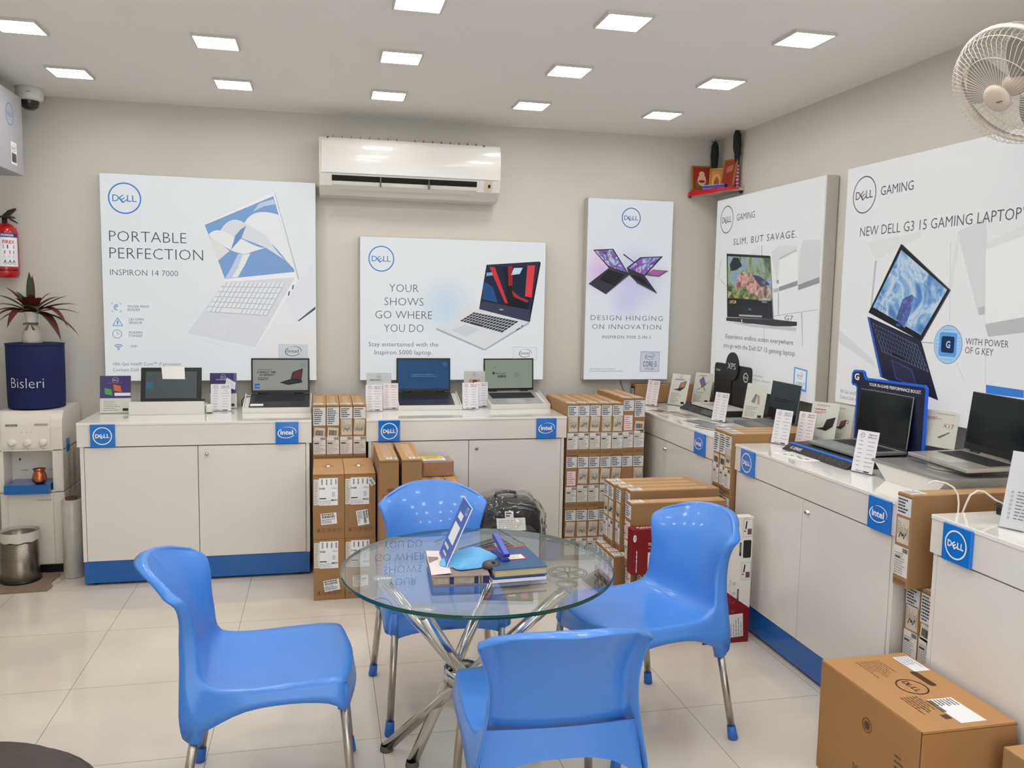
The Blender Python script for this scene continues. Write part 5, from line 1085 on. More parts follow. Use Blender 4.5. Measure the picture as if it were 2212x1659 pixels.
# etched emblem on the glass: three crossed forks in a ring
M_ETCH = mat('etched_grey', '#5d625f', .5); fr = Fr((.752-TX, 2.452-TY, TH_+.0004), (.97,-.24,0), (.24,.97,0)); b = MB()
ring(b, fr, 0, 0, .062, .004, M_ETCH, .0002, 48); ring(b, fr, 0, 0, .053, .003, M_ETCH, .0002, 48)
for k in range(3):
    a = R(90+120*k); f2 = Fr(fr.o, fr.x*math.cos(a)+fr.y*math.sin(a), -fr.x*math.sin(a)+fr.y*math.cos(a))
    rect(b, f2, -.05, -.0025, .004, .0025, M_ETCH, .0003+.0001*k); rect(b, f2, .002, -.009, .007, .009, M_ETCH, .0003+.0001*k)
    for s_ in (-1, 1): rect(b, f2, .004, s_*.0075-.0022, .052, s_*.0075+.0022, M_ETCH, .0003+.0001*k)
b.build('etched_emblem', t)

# ------------------------------------------------------------------ things on the table
Z0 = TH_+.0012
def ledger(label, loc, rz, w_, d, h, cover, page, spine=None):
    t = thing('ledger_book', label, 'book', loc, rz); b = MB(); b.box(-w_/2, 0, 0, w_/2, d, .0025, cover); b.box(-w_/2, 0, h-.0025, w_/2, d, h, cover); b.build('cover', t)
    b = MB(); b.box(-w_/2+.003, .004, .0026, w_/2-.003, d-.003, h-.0026, page); b.build('pages', t); return t
M_PAGE = mat('page_block', '#c9b98f', .7, noise=(40, .12)); M_OLD = mat('worn_cloth_cover', '#8d7c74', .7, noise=(25, .25, 5))
t = ledger('worn brown ledger under the blue cloth at the left of the table things', (.402, 2.392, Z0), R(-3), .172, .262, .028, M_OLD, mat('mottled_page_edge', '#a89b88', .7, noise=(60, .35, 5)))
b = MB()
for u0, u1 in ((-.035, -.022), (.04, .052), (.058, .06), (.066, .085)): b.box(u0, .002, .0026, u1, .0045, .0254, mat('navy_cloth', '#1f2b52', .6))
b.build('spine_bands', t)
t = thing('paper_sheets', 'white folded paper sheets sticking out of the ledger at the left', 'paper', (.345, 2.42, Z0+.0285), R(-3)); b = MB()
b.add([(-.03+.06*i, -.012+.235*j/6, .0035*math.sin(1.2*j)*(1-i)+.001+.004*(j == 0)*i) for j in range(7) for i in range(2)], [(2*j, 2*j+1, 2*j+3, 2*j+2) for j in range(6)], mat('pinkish_white_sheet', '#ddd0d2', .6), True); b.build('sheet', t)
t = thing('paper_bundle', 'thin stack of white papers with blue print under the blue ledger', 'paper', (.583, 2.394, Z0), R(3)); b = MB(); b.box(-.086, 0, 0, .084, .18, .009, mat('blueish_paper', '#dcdbea', .6)); b.box(-.084, .003, .0092, .082, .18, .0125, mat('printed_blue_paper', '#36407c', .5, noise=(90, .5))); b.build('sheets', t)
t = ledger('blue marbled ledger with a red-edged name label on the table', (.588, 2.40, Z0+.013), R(4), .168, .215, .026, mat('blue_marbled_cover', '#31567d', .45, noise=(22, .25, 6)), M_PAGE)
fr = Fr((0, 0, .0262), (1,0,0), (0,1,0)); b = MB(); rect(b, fr, -.084, .204, .084, .215, M_RED, .0004); b.build('red_spine', t)
b = MB(); rect(b, fr, -.035, .085, .045, .135, M_RED, .0005); rect(b, fr, -.032, .089, .040, .131, M_PAPER, .0009); text_rows(b, fr, -.028, .094, .035, .126, 2, M_GINK, .25, 6, .0012); b.build('name_label', t)
t = thing('stapler', 'small blue stapler standing open on the blue ledger', 'stapler', (.556, 2.475, Z0+.0395), R(96)); M_STB = mat('blue_stapler_plastic', '#2340a8', .25)
b = MB(); b.box(-.005, -.013, 0, .115, .013, .006, M_STB, .002); b.build('base', t)
b = MB(); b.T = Matrix.Translation((.0, 0, .008)) @ Matrix.Rotation(R(-16), 4, 'Y'); b.box(-.005, -.011, .006, .12, .011, .020, M_STB, .003); b.build('handle', t)
b = MB(); b.T = Matrix.Translation((.0, 0, .007)) @ Matrix.Rotation(R(-6), 4, 'Y'); b.box(0, -.006, .002, .11, .006, .009, M_CHROME, .001); b.build('magazine', t)
# standing payment card (code left out)
t = thing('payment_card_stand', 'tilted blue payment card standing on the worn ledger', 'card stand', (.3655, 2.545, Z0+.0290), 0)
up = Vector((.40, 0, .917)).normalized(); f = Fr((0, .075, 0), (0, -1, 0), up); M_QB = mat('payment_blue', '#0f55b4', .3)
b = MB(); b.prism([f(0, 0), f(.15, 0), f(.15, .20), f(0, .20)], up.cross(Vector((0,1,0)))*-.003, M_WHITE); b.build('board', t)
g = -1 if f.n.x > 0 else 1
def fq(b, u0, v0, u1, v1, m, n): rect(b, f, u0, v0, u1, v1, m, g*n)
b = MB(); fq(b, 0, 0, .15, .20, M_QB, .0005); fq(b, .03, .065, .12, .125, M_WHITE, .0009); fq(b, .035, .14, .10, .16, M_WHITE, .0009); ring(b, f, .11, .18, .012, .002, M_WHITE, g*.0009, 24); ring(b, f, .125, .18, .012, .002, M_WHITE, g*.0009, 24)
text_rows(b, f, .02, .038, .13, .052, 1, M_WHITE, .7, 3, g*.0009); text_rows(b, f, .04, .018, .11, .03, 1, M_WHITE, .6, 5, g*.0009); b.build('print', t)
b = MB(); b.box(0, -.075, 0, .055, .075, .002, M_WHITE); b.build('foot_flap', t)
t = thing('folded_cloth', 'light blue cloth draped over the worn ledger', 'cloth', (.452, 2.515, Z0+.0290), R(28)); b = MB(); nu, nv = 26, 18; vs = []
for j in range(nv+1):
    for i in range(nu+1):
        u, v = -1+2*i/nu, -1+2*j/nv; k = 1/max(1, math.sqrt((abs(u)**3+abs(v)**3)**(2/3)) if abs(u)+abs(v) > 1.35 else 1); rr = 1+.10*math.sin(3*math.atan2(v, u)+.6)+.05*math.sin(7*math.atan2(v, u))
        x, y = u*.095*k*rr, v*.062*k*rr; e = max(abs(u), abs(v))
        z = .003+max(0, .034*(1-e**4)*(.65+.35*math.sin(2.6*u+1.2))+.006*math.sin(5*u+3*v)*(1-e*e)); vs.append((x, y, z))
b.add(vs, [(j*(nu+1)+i, j*(nu+1)+i+1, (j+1)*(nu+1)+i+1, (j+1)*(nu+1)+i) for j in range(nv) for i in range(nu)], mat('light_blue_cloth', '#6db4e6', .85, bump=(160, .25)), True); b.build('fabric', t)
t = thing('wrist_rest', 'small dark grey mouse half under the light blue cloth', 'mouse', (.505, 2.455, Z0+.0290), R(15)); b = MB(); b.lathe([(0,0),(.026,.0),(.030,.006),(.026,.015),(.014,.020),(0,.021)], mat('brown_grey_plastic', '#55474a', .35), 20); b.build('body', t); b = MB(); b.cyl((-.004, -.016, .017), (.004, -.016, .017), .006, M_BLK, 12); b.build('wheel', t); t.name = 'computer_mouse'

# ------------------------------------------------------------------ big carton in the right foreground
t = thing('computer_carton', 'big brown carton with a hand slot and round logo in the right foreground', 'carton', (1.722, 1.834, 0), 0)
w_, d, h = .306, .467, .36; M_BIGC = mat('brown_cardboard_large', '#a47747', .75, noise=(5, .12, 5)); M_BIGT = mat('brown_cardboard_large_lit_top', '#b88a5a', .75, noise=(5, .08, 5))  # the top is a lighter copy, with overhead light painted in
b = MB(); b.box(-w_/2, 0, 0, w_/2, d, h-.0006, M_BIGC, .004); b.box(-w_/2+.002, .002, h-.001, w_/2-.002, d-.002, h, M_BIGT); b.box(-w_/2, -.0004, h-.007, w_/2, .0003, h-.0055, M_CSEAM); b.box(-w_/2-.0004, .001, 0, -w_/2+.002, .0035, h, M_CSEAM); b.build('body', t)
tp = Fr((0, 0, h), (0,-1,0), (1,0,0)); T2 = lambda x, y: (-(y-1.834), x-1.722)
def tr(b, x0, y0, x1, y1, m, n=.0006): u0, v0 = T2(x0, y0); u1, v1 = T2(x1, y1); rect(b, tp, min(u0,u1), min(v0,v1), max(u0,u1), max(v0,v1), m, n)
b = MB(); u, v = T2(1.800, 2.118); b.poly([tp(u+x, v+y, .0006) for x, y in rrect(-.05, -.012, .05, .012, .011, 6)], mat('painted_slot_shade', '#4f3216', .9)); b.build('hand_slot', t)  # no hole is cut: the shade inside the slot is painted
b = MB(); u, v = T2(1.728, 2.076); ring(b, tp, u, v, .050, .005, mat('black_carton_print', '#33261a', .7), .0006, 48, 0, 360, 1, .9); mk = mat('black_carton_print', '#33261a', .7)
for ch, du, ww in (('D', -.036, .019), ('L', .004, .013), ('L', .020, .013)): text(b, tp, ch, u+du, v-.010, .020, mk, width=ww, n=.0008)
text(b, tp, 'E', u-.012, v-.013, .019, mk, width=.014, n=.0008, rot=R(36)); b.build('logo', t)
b = MB(); tr(b, 1.808, 2.165, 1.865, 2.272, M_WHITE); u, v = T2(1.812, 2.268); text_rows(b, tp, u, v, u+.10, v+.048, 5, mat('blue_pen', '#5b7fb0', .6), .3, 5, .001); b.build('address_label', t)
b = MB(); tr(b, 1.712, 1.858, 1.795, 1.995, M_WHITE); u, v = T2(1.755, 1.99); text_rows(b, tp, u, v-.04, u+.045, v+.035, 7, M_INK, .4, 6, .001); b.build('serial_label', t)
b = MB(); u, v = T2(1.640, 2.02); text_rows(b, tp, u-.0, v, u+.12, v+.06, 6, M_CPRINT, .3, 7); barcode(b, tp, u+.03, v+.065, u+.10, v+.08, M_CPRINT, 3, 24); rect(b, tp, u+.11, v+.045, u+.135, v+.068, M_CPRINT); u, v = T2(1.65, 2.26); text_rows(b, tp, u, v+.01, u+.12, v+.10, 9, M_CPRINT, .18, 9)
for e in ((.43-.0, -.12, .455, -.119), ): pass
b.build('printing', t)
sd = Fr((-w_/2, 0, 0), (0,-1,0), (0,0,1)); b = MB(); ring(b, sd, -.226, .263, .022, .004, M_CPRINT, .0006, 28); disc(b, sd, -.226, .263, .013, M_CPRINT, .0006, 20); ring(b, sd, -.226, .263, .020, .0012, M_CARD, .0009, 28); text(b, sd, 'DELL.COM', -.28, .10, .018, M_CPRINT, width=.10, n=.0006); text_rows(b, sd, -.10, .20, -.06, .25, 3, M_CPRINT, .3, 4); rect(b, sd, -.40, .195, -.06, .1957, M_BIGT, .0006); b.build('side_print', t)
plain_carton('small_carton', 'brown carton corner peeking in at the bottom right edge of the photo', (1.832, 1.40, 0), 0, .096, .385, .325, None, False, False)

# ------------------------------------------------------------------ black bag in clear plastic, on the floor before the middle counter
t = thing('packed_bag', 'black bag in clear plastic with a white slip, on the floor behind the glass table', 'bag', (.945, 4.22, 0)); M_BAG = mat('black_bag_nylon', '#26272a', .45, bump=(18, 1.0), coat=.8)
from mathutils import noise as MN
def blob(b, c, r, m, nu=56, nv=34, sq=2.6, seed=0, amp=.04, zmin=None):
    rn = random.Random(seed); ph = [rn.uniform(0, 6.28) for _ in range(6)]; vs = []
    for j in range(nv+1):
        th = math.pi*j/nv
        for i in range(nu):
            a = 2*math.pi*i/nu; f_ = lambda q: math.copysign(abs(q)**(2/sq), q); k = 1+amp*(math.sin(3*a+ph[0]+2*th)+math.sin(5*a+ph[1]-3*th)*.6)
            k += amp*1.3*(1-abs(MN.noise(Vector((math.cos(a)*3.1+seed, math.sin(a)*3.1, 2.6*th))))*2)+amp*.6*MN.noise(Vector((math.cos(a)*9, math.sin(a)*9, 8*th+seed))); z = c[2]+r[2]*f_(math.cos(th))*(.96+.6*amp*MN.noise(Vector((4*math.cos(a)*math.sin(th), 4*math.sin(a)*math.sin(th), seed)))); vs.append((c[0]+r[0]*k*f_(math.sin(th))*f_(math.cos(a)), c[1]+r[1]*k*f_(math.sin(th))*f_(math.sin(a)), z if zmin is None else max(zmin, z)))
    b.add(vs, [(j*nu+i, j*nu+(i+1) % nu, (j+1)*nu+(i+1) % nu, (j+1)*nu+i) for j in range(nv) for i in range(nu)], m, True)
b = MB(); blob(b, (0, 0, .235), (.170, .105, .235), M_BAG, sq=4.2, seed=2, amp=.035, zmin=.001); b.build('body', t)
b = MB(); blob(b, (.01, -.075, .17), (.13, .07, .18), M_BAG, sq=4, seed=4, amp=.05, zmin=.001); b.build('front_pocket', t)
b = MB(); b.tube([(-.06, .02, .45), (-.05, .02, .478), (0, .015, .486), (.05, .02, .478), (.06, .02, .45)], .009, M_BAG, 8); b.build('carry_handle', t)
b = MB(); blob(b, (0, -.01, .235), (.190, .165, .262), clear('thin_plastic_wrap', '#f4f5f5', 1.35), sq=3.4, seed=9, amp=.10, zmin=.0008); b.build('plastic_wrap', t)
b = MB(); f = Fr((-.01, -.170, .355), (1, .0, 0), (0, .35, .94)); rect(b, f, -.075, -.03, .075, .035, M_PAPER, 0); text_rows(b, f, -.065, -.02, .065, .028, 5, M_GINK, .2, 4, .0006); rect(b, f, -.03, .036, .015, .07, M_PAPER, -.001); text_rows(b, f, -.025, .04, .012, .066, 2, M_INK, .5, 5, .0006); b.build('white_slip', t)

# ------------------------------------------------------------------ leather stool at the lower left edge
t = thing('leather_stool', 'worn black leather seat whose rim shows at the bottom left corner', 'stool', (-.775, 1.735, 0)); M_LTH = mat('worn_black_leather', '#3a312d', .5, bump=(35, .8), noise=(8, .35, 5))
b = MB(); b.lathe([(0,.36),(.26,.36),(.315,.375),(.33,.41),(.325,.445),(.29,.475),(.22,.492),(.10,.50),(0,.502)], M_LTH, 48); b.build('cushion', t)
b = MB(); b.tube([(.327*math.cos(k*2*math.pi/48), .327*math.sin(k*2*math.pi/48), .44) for k in range(49)], .006, M_LTH, 8, False); b.build('piping', t)
for k in range(4):
    a = R(45+90*k); b = MB(); b.cyl((.22*math.cos(a), .22*math.sin(a), .37), (.26*math.cos(a), .26*math.sin(a), 0), .016, M_DSTEEL, 12); b.build('leg', t)

# ------------------------------------------------------------------ air conditioner
t = thing('air_conditioner', 'white split air conditioner high on the back wall', 'air conditioner', (.512, YB, 2.075))
prof = [(0, .325), (-.14, .335), (-.185, .322), (-.205, .29), (-.212, .20), (-.205, .12), (-.178, .055), (-.12, .008), (-.05, 0), (0, .004)]
b = MB(); b.prism([(-.525, y, z) for y, z in prof], (1.05, 0, 0), M_PLW); b.build('body', t)
b = MB(); P2 = catmull([(-.188, .318), (-.209, .288), (-.216, .20), (-.2095, .125)], 4)
b.add([(x, y-.002, z) for y, z in P2 for x in (-.512, .512)]+[(x, y+.004, z) for y, z in P2 for x in (-.512, .512)], [(2*i, 2*i+1, 2*i+3, 2*i+2) for i in range(len(P2)-1)]+[(2*len(P2)+2*i, 2*len(P2)+2*i+2, 2*len(P2)+2*i+3, 2*len(P2)+2*i+1) for i in range(len(P2)-1)], mat('ac_gloss_panel', '#d9d7d3', .15, coat=.3), True); b.build('front_panel', t)
M_SLOT = mat('dark_outlet', '#15120f', .8)
b = MB(); b.add([(-.455, -.2045, .112), (.385, -.2045, .112), (.385, -.172, .048), (-.455, -.172, .048)], [(0,1,2,3)], M_SLOT); 
b.build('air_outlet', t)
b = MB(); b.add([(-.455, -.199, .064), (.385, -.199, .064), (.385, -.168, .040), (-.455, -.168, .040), (-.455, -.197, .060), (.385, -.197, .060), (.385, -.166, .036), (-.455, -.166, .036)], [(0,1,2,3), (4,7,6,5), (0,4,5,1), (3,2,6,7), (0,3,7,4), (1,5,6,2)], M_PLW); b.build('louvre_flap', t)
b = MB()
for x in (-.18, .10): b.box(x-.004, -.207, .055, x+.004, -.185, .108, M_DSTEEL)
b.build('louvre_pivot', t)
b = MB(); b.add([(.43, -.2075, .118), (.475, -.2075, .118), (.475, -.182, .052), (.43, -.182, .052)], [(0,1,2,3)], mat('beige_panel', '#c9bda4', .4)); b.add([(.452, -.2035, .098), (.466, -.2035, .098), (.466, -.196, .080), (.452, -.196, .080)], [(0,1,2,3)], M_INK); b.build('display_panel', t)
b = MB()
for k in range(17):
    if k != 8: x = -.45+.052*k; b.box(x, -.182, .3215, x+.0025, -.06, .3365, M_DSTEEL)
for x in (-.482, .42): b.box(x, -.190, .318, x+.010, -.180, .3255, M_INK)
b.build('top_grille', t)

# dome camera
t = thing('dome_camera', 'white dome security camera on the ceiling at the back left corner', 'camera', (-1.50, 4.98, ZC))
b = MB(); b.lathe([(0,0),(.066,0),(.068,-.006),(.067,-.05),(.060,-.062),(.046,-.066)], M_PLW, 36); b.build('housing', t)
b = MB(); b.lathe([(.046,-.063),(.045,-.080),(.038,-.098),(.022,-.110),(0,-.114)], mat('smoked_dome', '#2b2624', .08, spec=.6), 30); b.build('dome', t)
b = MB(); f = Fr((0, -.0682, 0), (1,0,0), (0,0,1)); text_rows(b, f, .005, -.034, .04, -.026, 1, M_GINK, .5, 3, .002); b.build('lettering', t)

# ------------------------------------------------------------------ wall fan
nrm = Vector((-.80, -.06, -.58)).normalized(); ctr = ray(2192, 182)*2.70+CAM
zx = nrm.cross(Vector((0, 0, 1))).normalized(); zy = zx.cross(nrm).normalized()
t = thing('wall_fan', 'white caged fan on the right wall at the top right edge', 'fan', ctr)
FM = Matrix(((zx.x, zy.x, nrm.x, 0), (zx.y, zy.y, nrm.y, 0), (zx.z, zy.z, nrm.z, 0), (0, 0, 0, 1)))
FW = mat('fan_white', '#d8d0c6', .35)
def fb(): b = MB(); b.T = FM; return b
def cage(sign, depth, n=64):
    b = fb()
    for k in range(n):
        a = 2*math.pi*k/n; tw = .35*sign
        pr = [(.198, 0), (.196, depth*.35), (.180, depth*.72), (.135, depth*.92), (.085, depth), (.045, depth)]
        b.tube([(r*math.cos(a+tw*(1-r/.2)), r*math.sin(a+tw*(1-r/.2)), sign*z) for r, z in pr], .0009, FW, 4, False)
    for r, z in ((.135, depth*.92), (.19, depth*.5)): b.tube([(r*math.cos(2*math.pi*k/48), r*math.sin(2*math.pi*k/48), sign*z) for k in range(49)], .0014, FW, 4, False)
    return b
cage(1, .085).build('front_guard', t); cage(-1, .075).build('rear_guard', t)
b = fb(); b.lathe([(.194,-.010),(.203,-.010),(.204,.010),(.194,.010),(.194,-.010)], FW, 64); b.build('rim_band', t)
b = fb(); b.lathe([(0,.098),(.030,.097),(.044,.091),(.047,.084),(.045,.080),(0,.080)], mat('fan_cap', '#cbbfae', .35), 36); b.box(-.026, -.012, .0955, -.004, -.007, .0985, M_GINK); b.build('centre_cap', t)
M_BLADE = mat('smoky_blade', '#8f8b86', .3)
for k in range(3):
    a = R(20+120*k); b = fb(); vs = []
    for j in range(9):
        r = .035+.135*j/8
        for i in range(7): q = -.5+i/6; wd = .55*(1-.12*(j/8)); th = a+q*1.15*(.75+.25*math.sin(math.pi*j/8)); vs.append((r*math.cos(th), r*math.sin(th), .012-.040*q-.01))
    b.add(vs, [(j*7+i, j*7+i+1, (j+1)*7+i+1, (j+1)*7+i) for j in range(8) for i in range(6)], M_BLADE, True); b.build('blade', t)
b = fb(); b.lathe([(0,.030),(.020,.028),(.034,.018),(.038,-.02),(.036,-.04),(0,-.04)], mat('fan_hub', '#b9a79a', .4), 28); b.build('hub', t)
b = fb(); b.lathe([(.0,-.075),(.055,-.075),(.062,-.09),(.058,-.15),(.035,-.175),(0,-.178)], mat('fan_motor', '#4c4a48', .5), 28); b.build('motor', t)
b = MB(); back = FM @ Vector((0, 0, -.16)); wp = Vector((XR-ctr.x, back.y+.06, back.z-.05)); b.tube([back, back.lerp(wp, .5)+Vector((0,0,-.05)), wp], .016, FW, 12); b.box(wp.x-.018, wp.y-.05, wp.z-.08, wp.x, wp.y+.05, wp.z+.08, FW, .006); b.build('wall_bracket', t)

# ------------------------------------------------------------------ corner shelf with framed pictures
SZ = 2.212
t = thing('corner_shelf', 'small corner shelf covered with red cloth near the ceiling', 'shelf', (XR, YB, SZ)); P_ = [(0, 0), (-.215, 0), (-.218, -.035), (-.150, -.290), (-.04, -.365), (0, -.365)]
b = MB(); b.prism([(x, y, -.018) for x, y in P_], (0, 0, .016), mat('shelf_board', '#bdb7ae', .5)); b.build('board', t)
b = MB(); RC = mat('red_cloth', '#c4121f', .7, bump=(40, .3)); b.prism([(x*1.0, y*1.0, -.0015) for x, y in P_], (0, 0, .0015), RC)
b.prism([(-.2185, -.0345, 0), (-.1505, -.292, 0), (-.149, -.295, -.028), (-.222, -.034, -.030)], (-.002, -.001, 0), RC); b.prism([(-.150, -.2915, 0), (-.04, -.367, 0), (-.04, -.368, -.012), (-.149, -.293, -.024)], (-.001, -.002, 0), RC); b.build('red_cover', t)
b = MB()
for x, y in ((-.20, -.015), (-.01, -.34)): b.box(x-.008, y-.008, -.034, x+.008, y+.008, -.018, M_DSTEEL)
b.build('bracket', t)
GOLD = mat('gold_frame', '#a06f1e', .35, .5); M_GLZ = mat('picture_backing', '#5a1a12', .4)
def picture(label, loc, rz, w_, h, lean, ground, marks, frame=GOLD):
    t = thing('framed_picture', label, 'picture', loc, rz, 'framed pictures on the corner shelf'); q = w_/2; b = MB(); b.T = RX(R(-lean)); fw = .012
    for e in ((-q, 0, -q+fw, h), (q-fw, 0, q, h), (-q, 0, q, fw), (-q, h-fw, q, h)): b.box(e[0], 0, e[1], e[2], .012, e[3], frame, .002)
    b.build('frame', t)
    b = MB(); b.T = RX(R(-lean)); b.box(-q+fw, .004, fw, q-fw, .010, h-fw, ground); f = Fr((0, .004, h/2), (1,0,0), (0,0,1))
    for (u, v, r, sx, sy, m) in marks: disc(b, f, u*q, v*h/2, r*q, m, .0006+.0002*marks.index((u, v, r, sx, sy, m)), 20, sx, sy)
    b.build('print', t)
OR, CRM, GRN, RDD = mat('print_orange_gold', '#c9822b', .4), mat('print_cream', '#d8b98f', .4), mat('print_olive', '#6f6236', .4), mat('print_deep_red', '#9c2418', .4)
picture('framed picture at the left of the corner shelf, red and cream with a gold frame', (XR-.150, YB-.085, SZ+.0005), R(-4), .135, .165, 6, RDD, [(0, -.35, .62, 1, .9, GRN), (0, -.1, .42, 1, 1.3, CRM), (0, .35, .28, 1, 1, CRM), (0, -.2, .22, 1.4, .6, RDD)])
picture('framed picture in the middle of the corner shelf, orange with rays', (XR-.072, YB-.120, SZ+.0005), R(-42), .098, .150, 5, OR, [(0, -.1, .6, 1, 1.6, mat('print_yellow', '#dca23a', .4)), (0, -.25, .34, 1, 2.0, RDD), (0, .15, .16, 1, 1, RDD)])
picture('framed picture at the right of the corner shelf, red brown in a wooden frame', (XR-.085, YB-.285, SZ+.0005), R(-75), .120, .185, 10, mat('print_redbrown', '#8d3a22', .4), [(-.2, .3, .3, 1, 1.2, mat('print_rose', '#b5664f', .4)), (.25, .35, .3, 1, 1.2, mat('print_rose', '#b5664f', .4)), (0, -.3, .5, 1, 1, RDD)], mat('wood_frame', '#a06433', .4))
t = thing('incense_box', 'blue and white patterned box lying on the front of the corner shelf', 'box', (XR-.135, YB-.235, SZ+.0005), R(-55)); b = MB(); b.box(-.075, -.02, 0, .075, .02, .024, mat('blue_box_card', '#2b3f9c', .5), .001); b.build('body', t); b = MB(); f = Fr((0, -.0202, 0), (1,0,0), (0,0,1))
for k in range(18): rect(b, f, -.075+.0085*k, .020, -.071+.0085*k, .024, M_WHITE, .0004); rect(b, f, -.075+.0085*k, 0, -.071+.0085*k, .003, M_WHITE, .0004)
b.build('dotted_border', t)
M_FEA = mat('dark_feather', '#1c211b', .8, noise=(60, .4))
def feather(label, base, tip, r, bead=None):
    t = thing('feather_whisk', label, 'feather whisk', base, 0, 'feather whisks on the corner shelf'); A = Vector((0,0,0)); B_ = Vector(tip)-Vector(base); rn = random.Random(int(r*1000)+len(label)); h0 = .42 if bead else .30
    b = MB(); b.tube([A+B_*x for x in (0, h0)], .008, bead or M_FEA, 10)
    if bead:
        for k in range(14): c = B_*(h0*(k+.5)/14); b.lathe([(0,-.006),(.010,-.004),(.012,0),(.010,.004),(0,.006)], (bead if k % 2 else mat('pale_pink_bead', '#e6c9d4', .3)), 12, c)
    b.build('handle', t)
    b = MB(); b.tube([A+B_*x for x in (h0-.02, h0+.15, .7, .9, 1.0)], r, M_FEA, 10, True, [.012, r*.7, r, r*.9, r*.35])
    for k in range(70):
        f_ = rn.uniform(h0+.03, .97); a = rn.uniform(0, 6.28); p = A+B_*f_; o = Vector((math.cos(a), math.sin(a), .9)).normalized(); b.tube([p, p+o*r*rn.uniform(1.1, 1.55)], .0012, M_FEA, 3, False)
    b.build('feathers', t)
feather('dark feather whisk rising behind the middle picture of the corner shelf', (XR-.055, YB-.055, SZ+.0005), (XR-.060, YB-.060, SZ+.325), .026)
feather('dark feather whisk with a pink beaded handle at the right end of the corner shelf', (XR-.030, YB-.325, SZ+.0005), (XR-.012-.028, YB-.315, SZ+.355), .026, mat('pink_bead', '#b04f7c', .3))

# ------------------------------------------------------------------ water dispenser and the things around it
X0, X1, FY, BY = -1.580, -1.282, 4.552, 4.88
t = thing('water_dispenser', 'cream water dispenser with three round taps and a blue drip tray', 'water dispenser', ((X0+X1)/2*1.044, FY*1.044, -.066)); t.scale = (1.044, 1.044, 1.044); h = (X1-X0)/2; D = BY-FY
b = MB(); b.box(-h, .005, .108, h, D, .485, M_PLC, .008); b.box(-h+.01, .02, .0634, h-.01, D-.02, .108, M_BLK); b.build('lower_cabinet', t)
b = MB(); b.box(-h+.038, -.002, .115, h-.052, .006, .480, M_PLC, .003); f = Fr((0, -.002, 0), (1,0,0), (0,0,1)); text(b, f, 'Cooling Cabinet', .02, .445, .008, M_GINK, width=.07, n=.0006); b.build('cabinet_door', t)
b = MB(); b.box(-h, .0, .488, -h+.025, D, .71, M_PLC, .006); b.box(h-.052, 0, .488, h, D, .71, M_PLC, .006); b.box(-h+.02, .12, .488, h-.04, D, .71, M_PLC); b.box(-h+.02, .0, .488, h-.04, .13, .498, M_PLC)
hp = [(0, .700), (0, .82), (.006, .855), (.022, .885), (.05, .897), (D-.02, .905), (D, .895), (D, .700)]; b.prism([(-h, y, z) for y, z in hp], (2*h, 0, 0), M_PLC); b.build('upper_body', t)
b = MB(); hp2 = [(y-.004, z) for y, z in hp[1:5]]; b.add([(x, y, z) for y, z in [(-.004, .715)]+hp2 for x in (-h+.022, h-.055)], [(2*i, 2*i+1, 2*i+3, 2*i+2) for i in range(4)], M_PLC, True); b.build('control_panel', t)
for x in (-.078, -.009, .063):
    b = MB(); b.T = Matrix.Translation((x, -.004, .743)) @ RX(R(90)); b.lathe([(0,.022),(.010,.022),(.014,.020),(.018,.010),(.019,0)], M_PLC, 24); b.build('tap', t)
b = MB(); f = Fr((0, -.0045, 0), (1,0,0), (0,0,1))
for x in (-.035, -.013, .009): disc(b, f, x, .795, .0018, M_INK, .0006, 8)
for x in (-.078, -.009, .063): disc(b, f, x, .712, .002, M_INK, .0006, 8)
rect(b, f, -.105, .826, -.052, .836, mat('badge_grey', '#6b635a', .4), .0012); text(b, f, 'USHA', -.078, .8278, .006, M_PLC, width=.04, align='C', n=.0018); rect(b, f, .025, .828, .085, .838, mat('badge_beige', '#a89a86', .4), .0012); text(b, f, 'LaguaFresh', .055, .830, .005, M_PLC, width=.05, align='C', n=.0018); b.build('badges', t)
b = MB(); f = Fr((0, .1195, 0), (1,0,0), (0,0,1)); rect(b, f, -.125, .632, -.09, .642, M_PAPER, .0006); b.poly([f(-.09, .628, .001), f(-.080, .637, .001), f(-.09, .646, .001)], M_INK); text_rows(b, f, -.08, .578, -.03, .583, 1, M_GINK, .6, 3); text_rows(b, f, .05, .578, .08, .583, 1, M_GINK, .6, 4); b.build('niche_stickers', t)
b = MB(); b.prism([(-.110, -.05, .535), (.092, -.05, .535), (.092, .115, .535), (-.110, .115, .535)], (0, 0, -.045), M_BLUE); b.build('drip_tray', t)
b = MB(); b.box(h-.002, .06, .678, h+.003, .115, .748, M_SIGN, .002); b.box(h+.001, .068, .69, h+.0035, .108, .72, mat('deep_blue_recess', '#0a3f80', .4)); b.build('side_handle', t)
b = MB()
for k in range(12):
    for q in (0, 1): f = Fr((h+.0008, .10+.09*q, .66-.018*k), (0,1,.45), (0,-.45,1)); rect(b, f, -.028, -.0022, .028, .0022, mat('vent_slot', '#77716a', .7), .0004)
b.build('side_vents', t)
t = thing('water_jar_cover', 'dark blue cloth cover with white lettering over the bottle on the dispenser', 'bottle cover', (-1.507, 4.935, .880)); t.scale = (1.044,)*3; NV = mat('navy_quilted_cloth', '#101c4c', .85, bump=(120, .3))
b = MB(); r = .134; b.lathe([(0,.324),(r*.85,.324),(r-.004,.3235),(r,.318),(r,.20),(r-.001,.05),(r-.003,0)], NV, 48); b.build('cover', t); b = MB(); b.tube([(r*math.cos(2*math.pi*k/48), r*math.sin(2*math.pi*k/48), .322) for k in range(49)], .0035, NV, 6, False); b.build('piping', t)
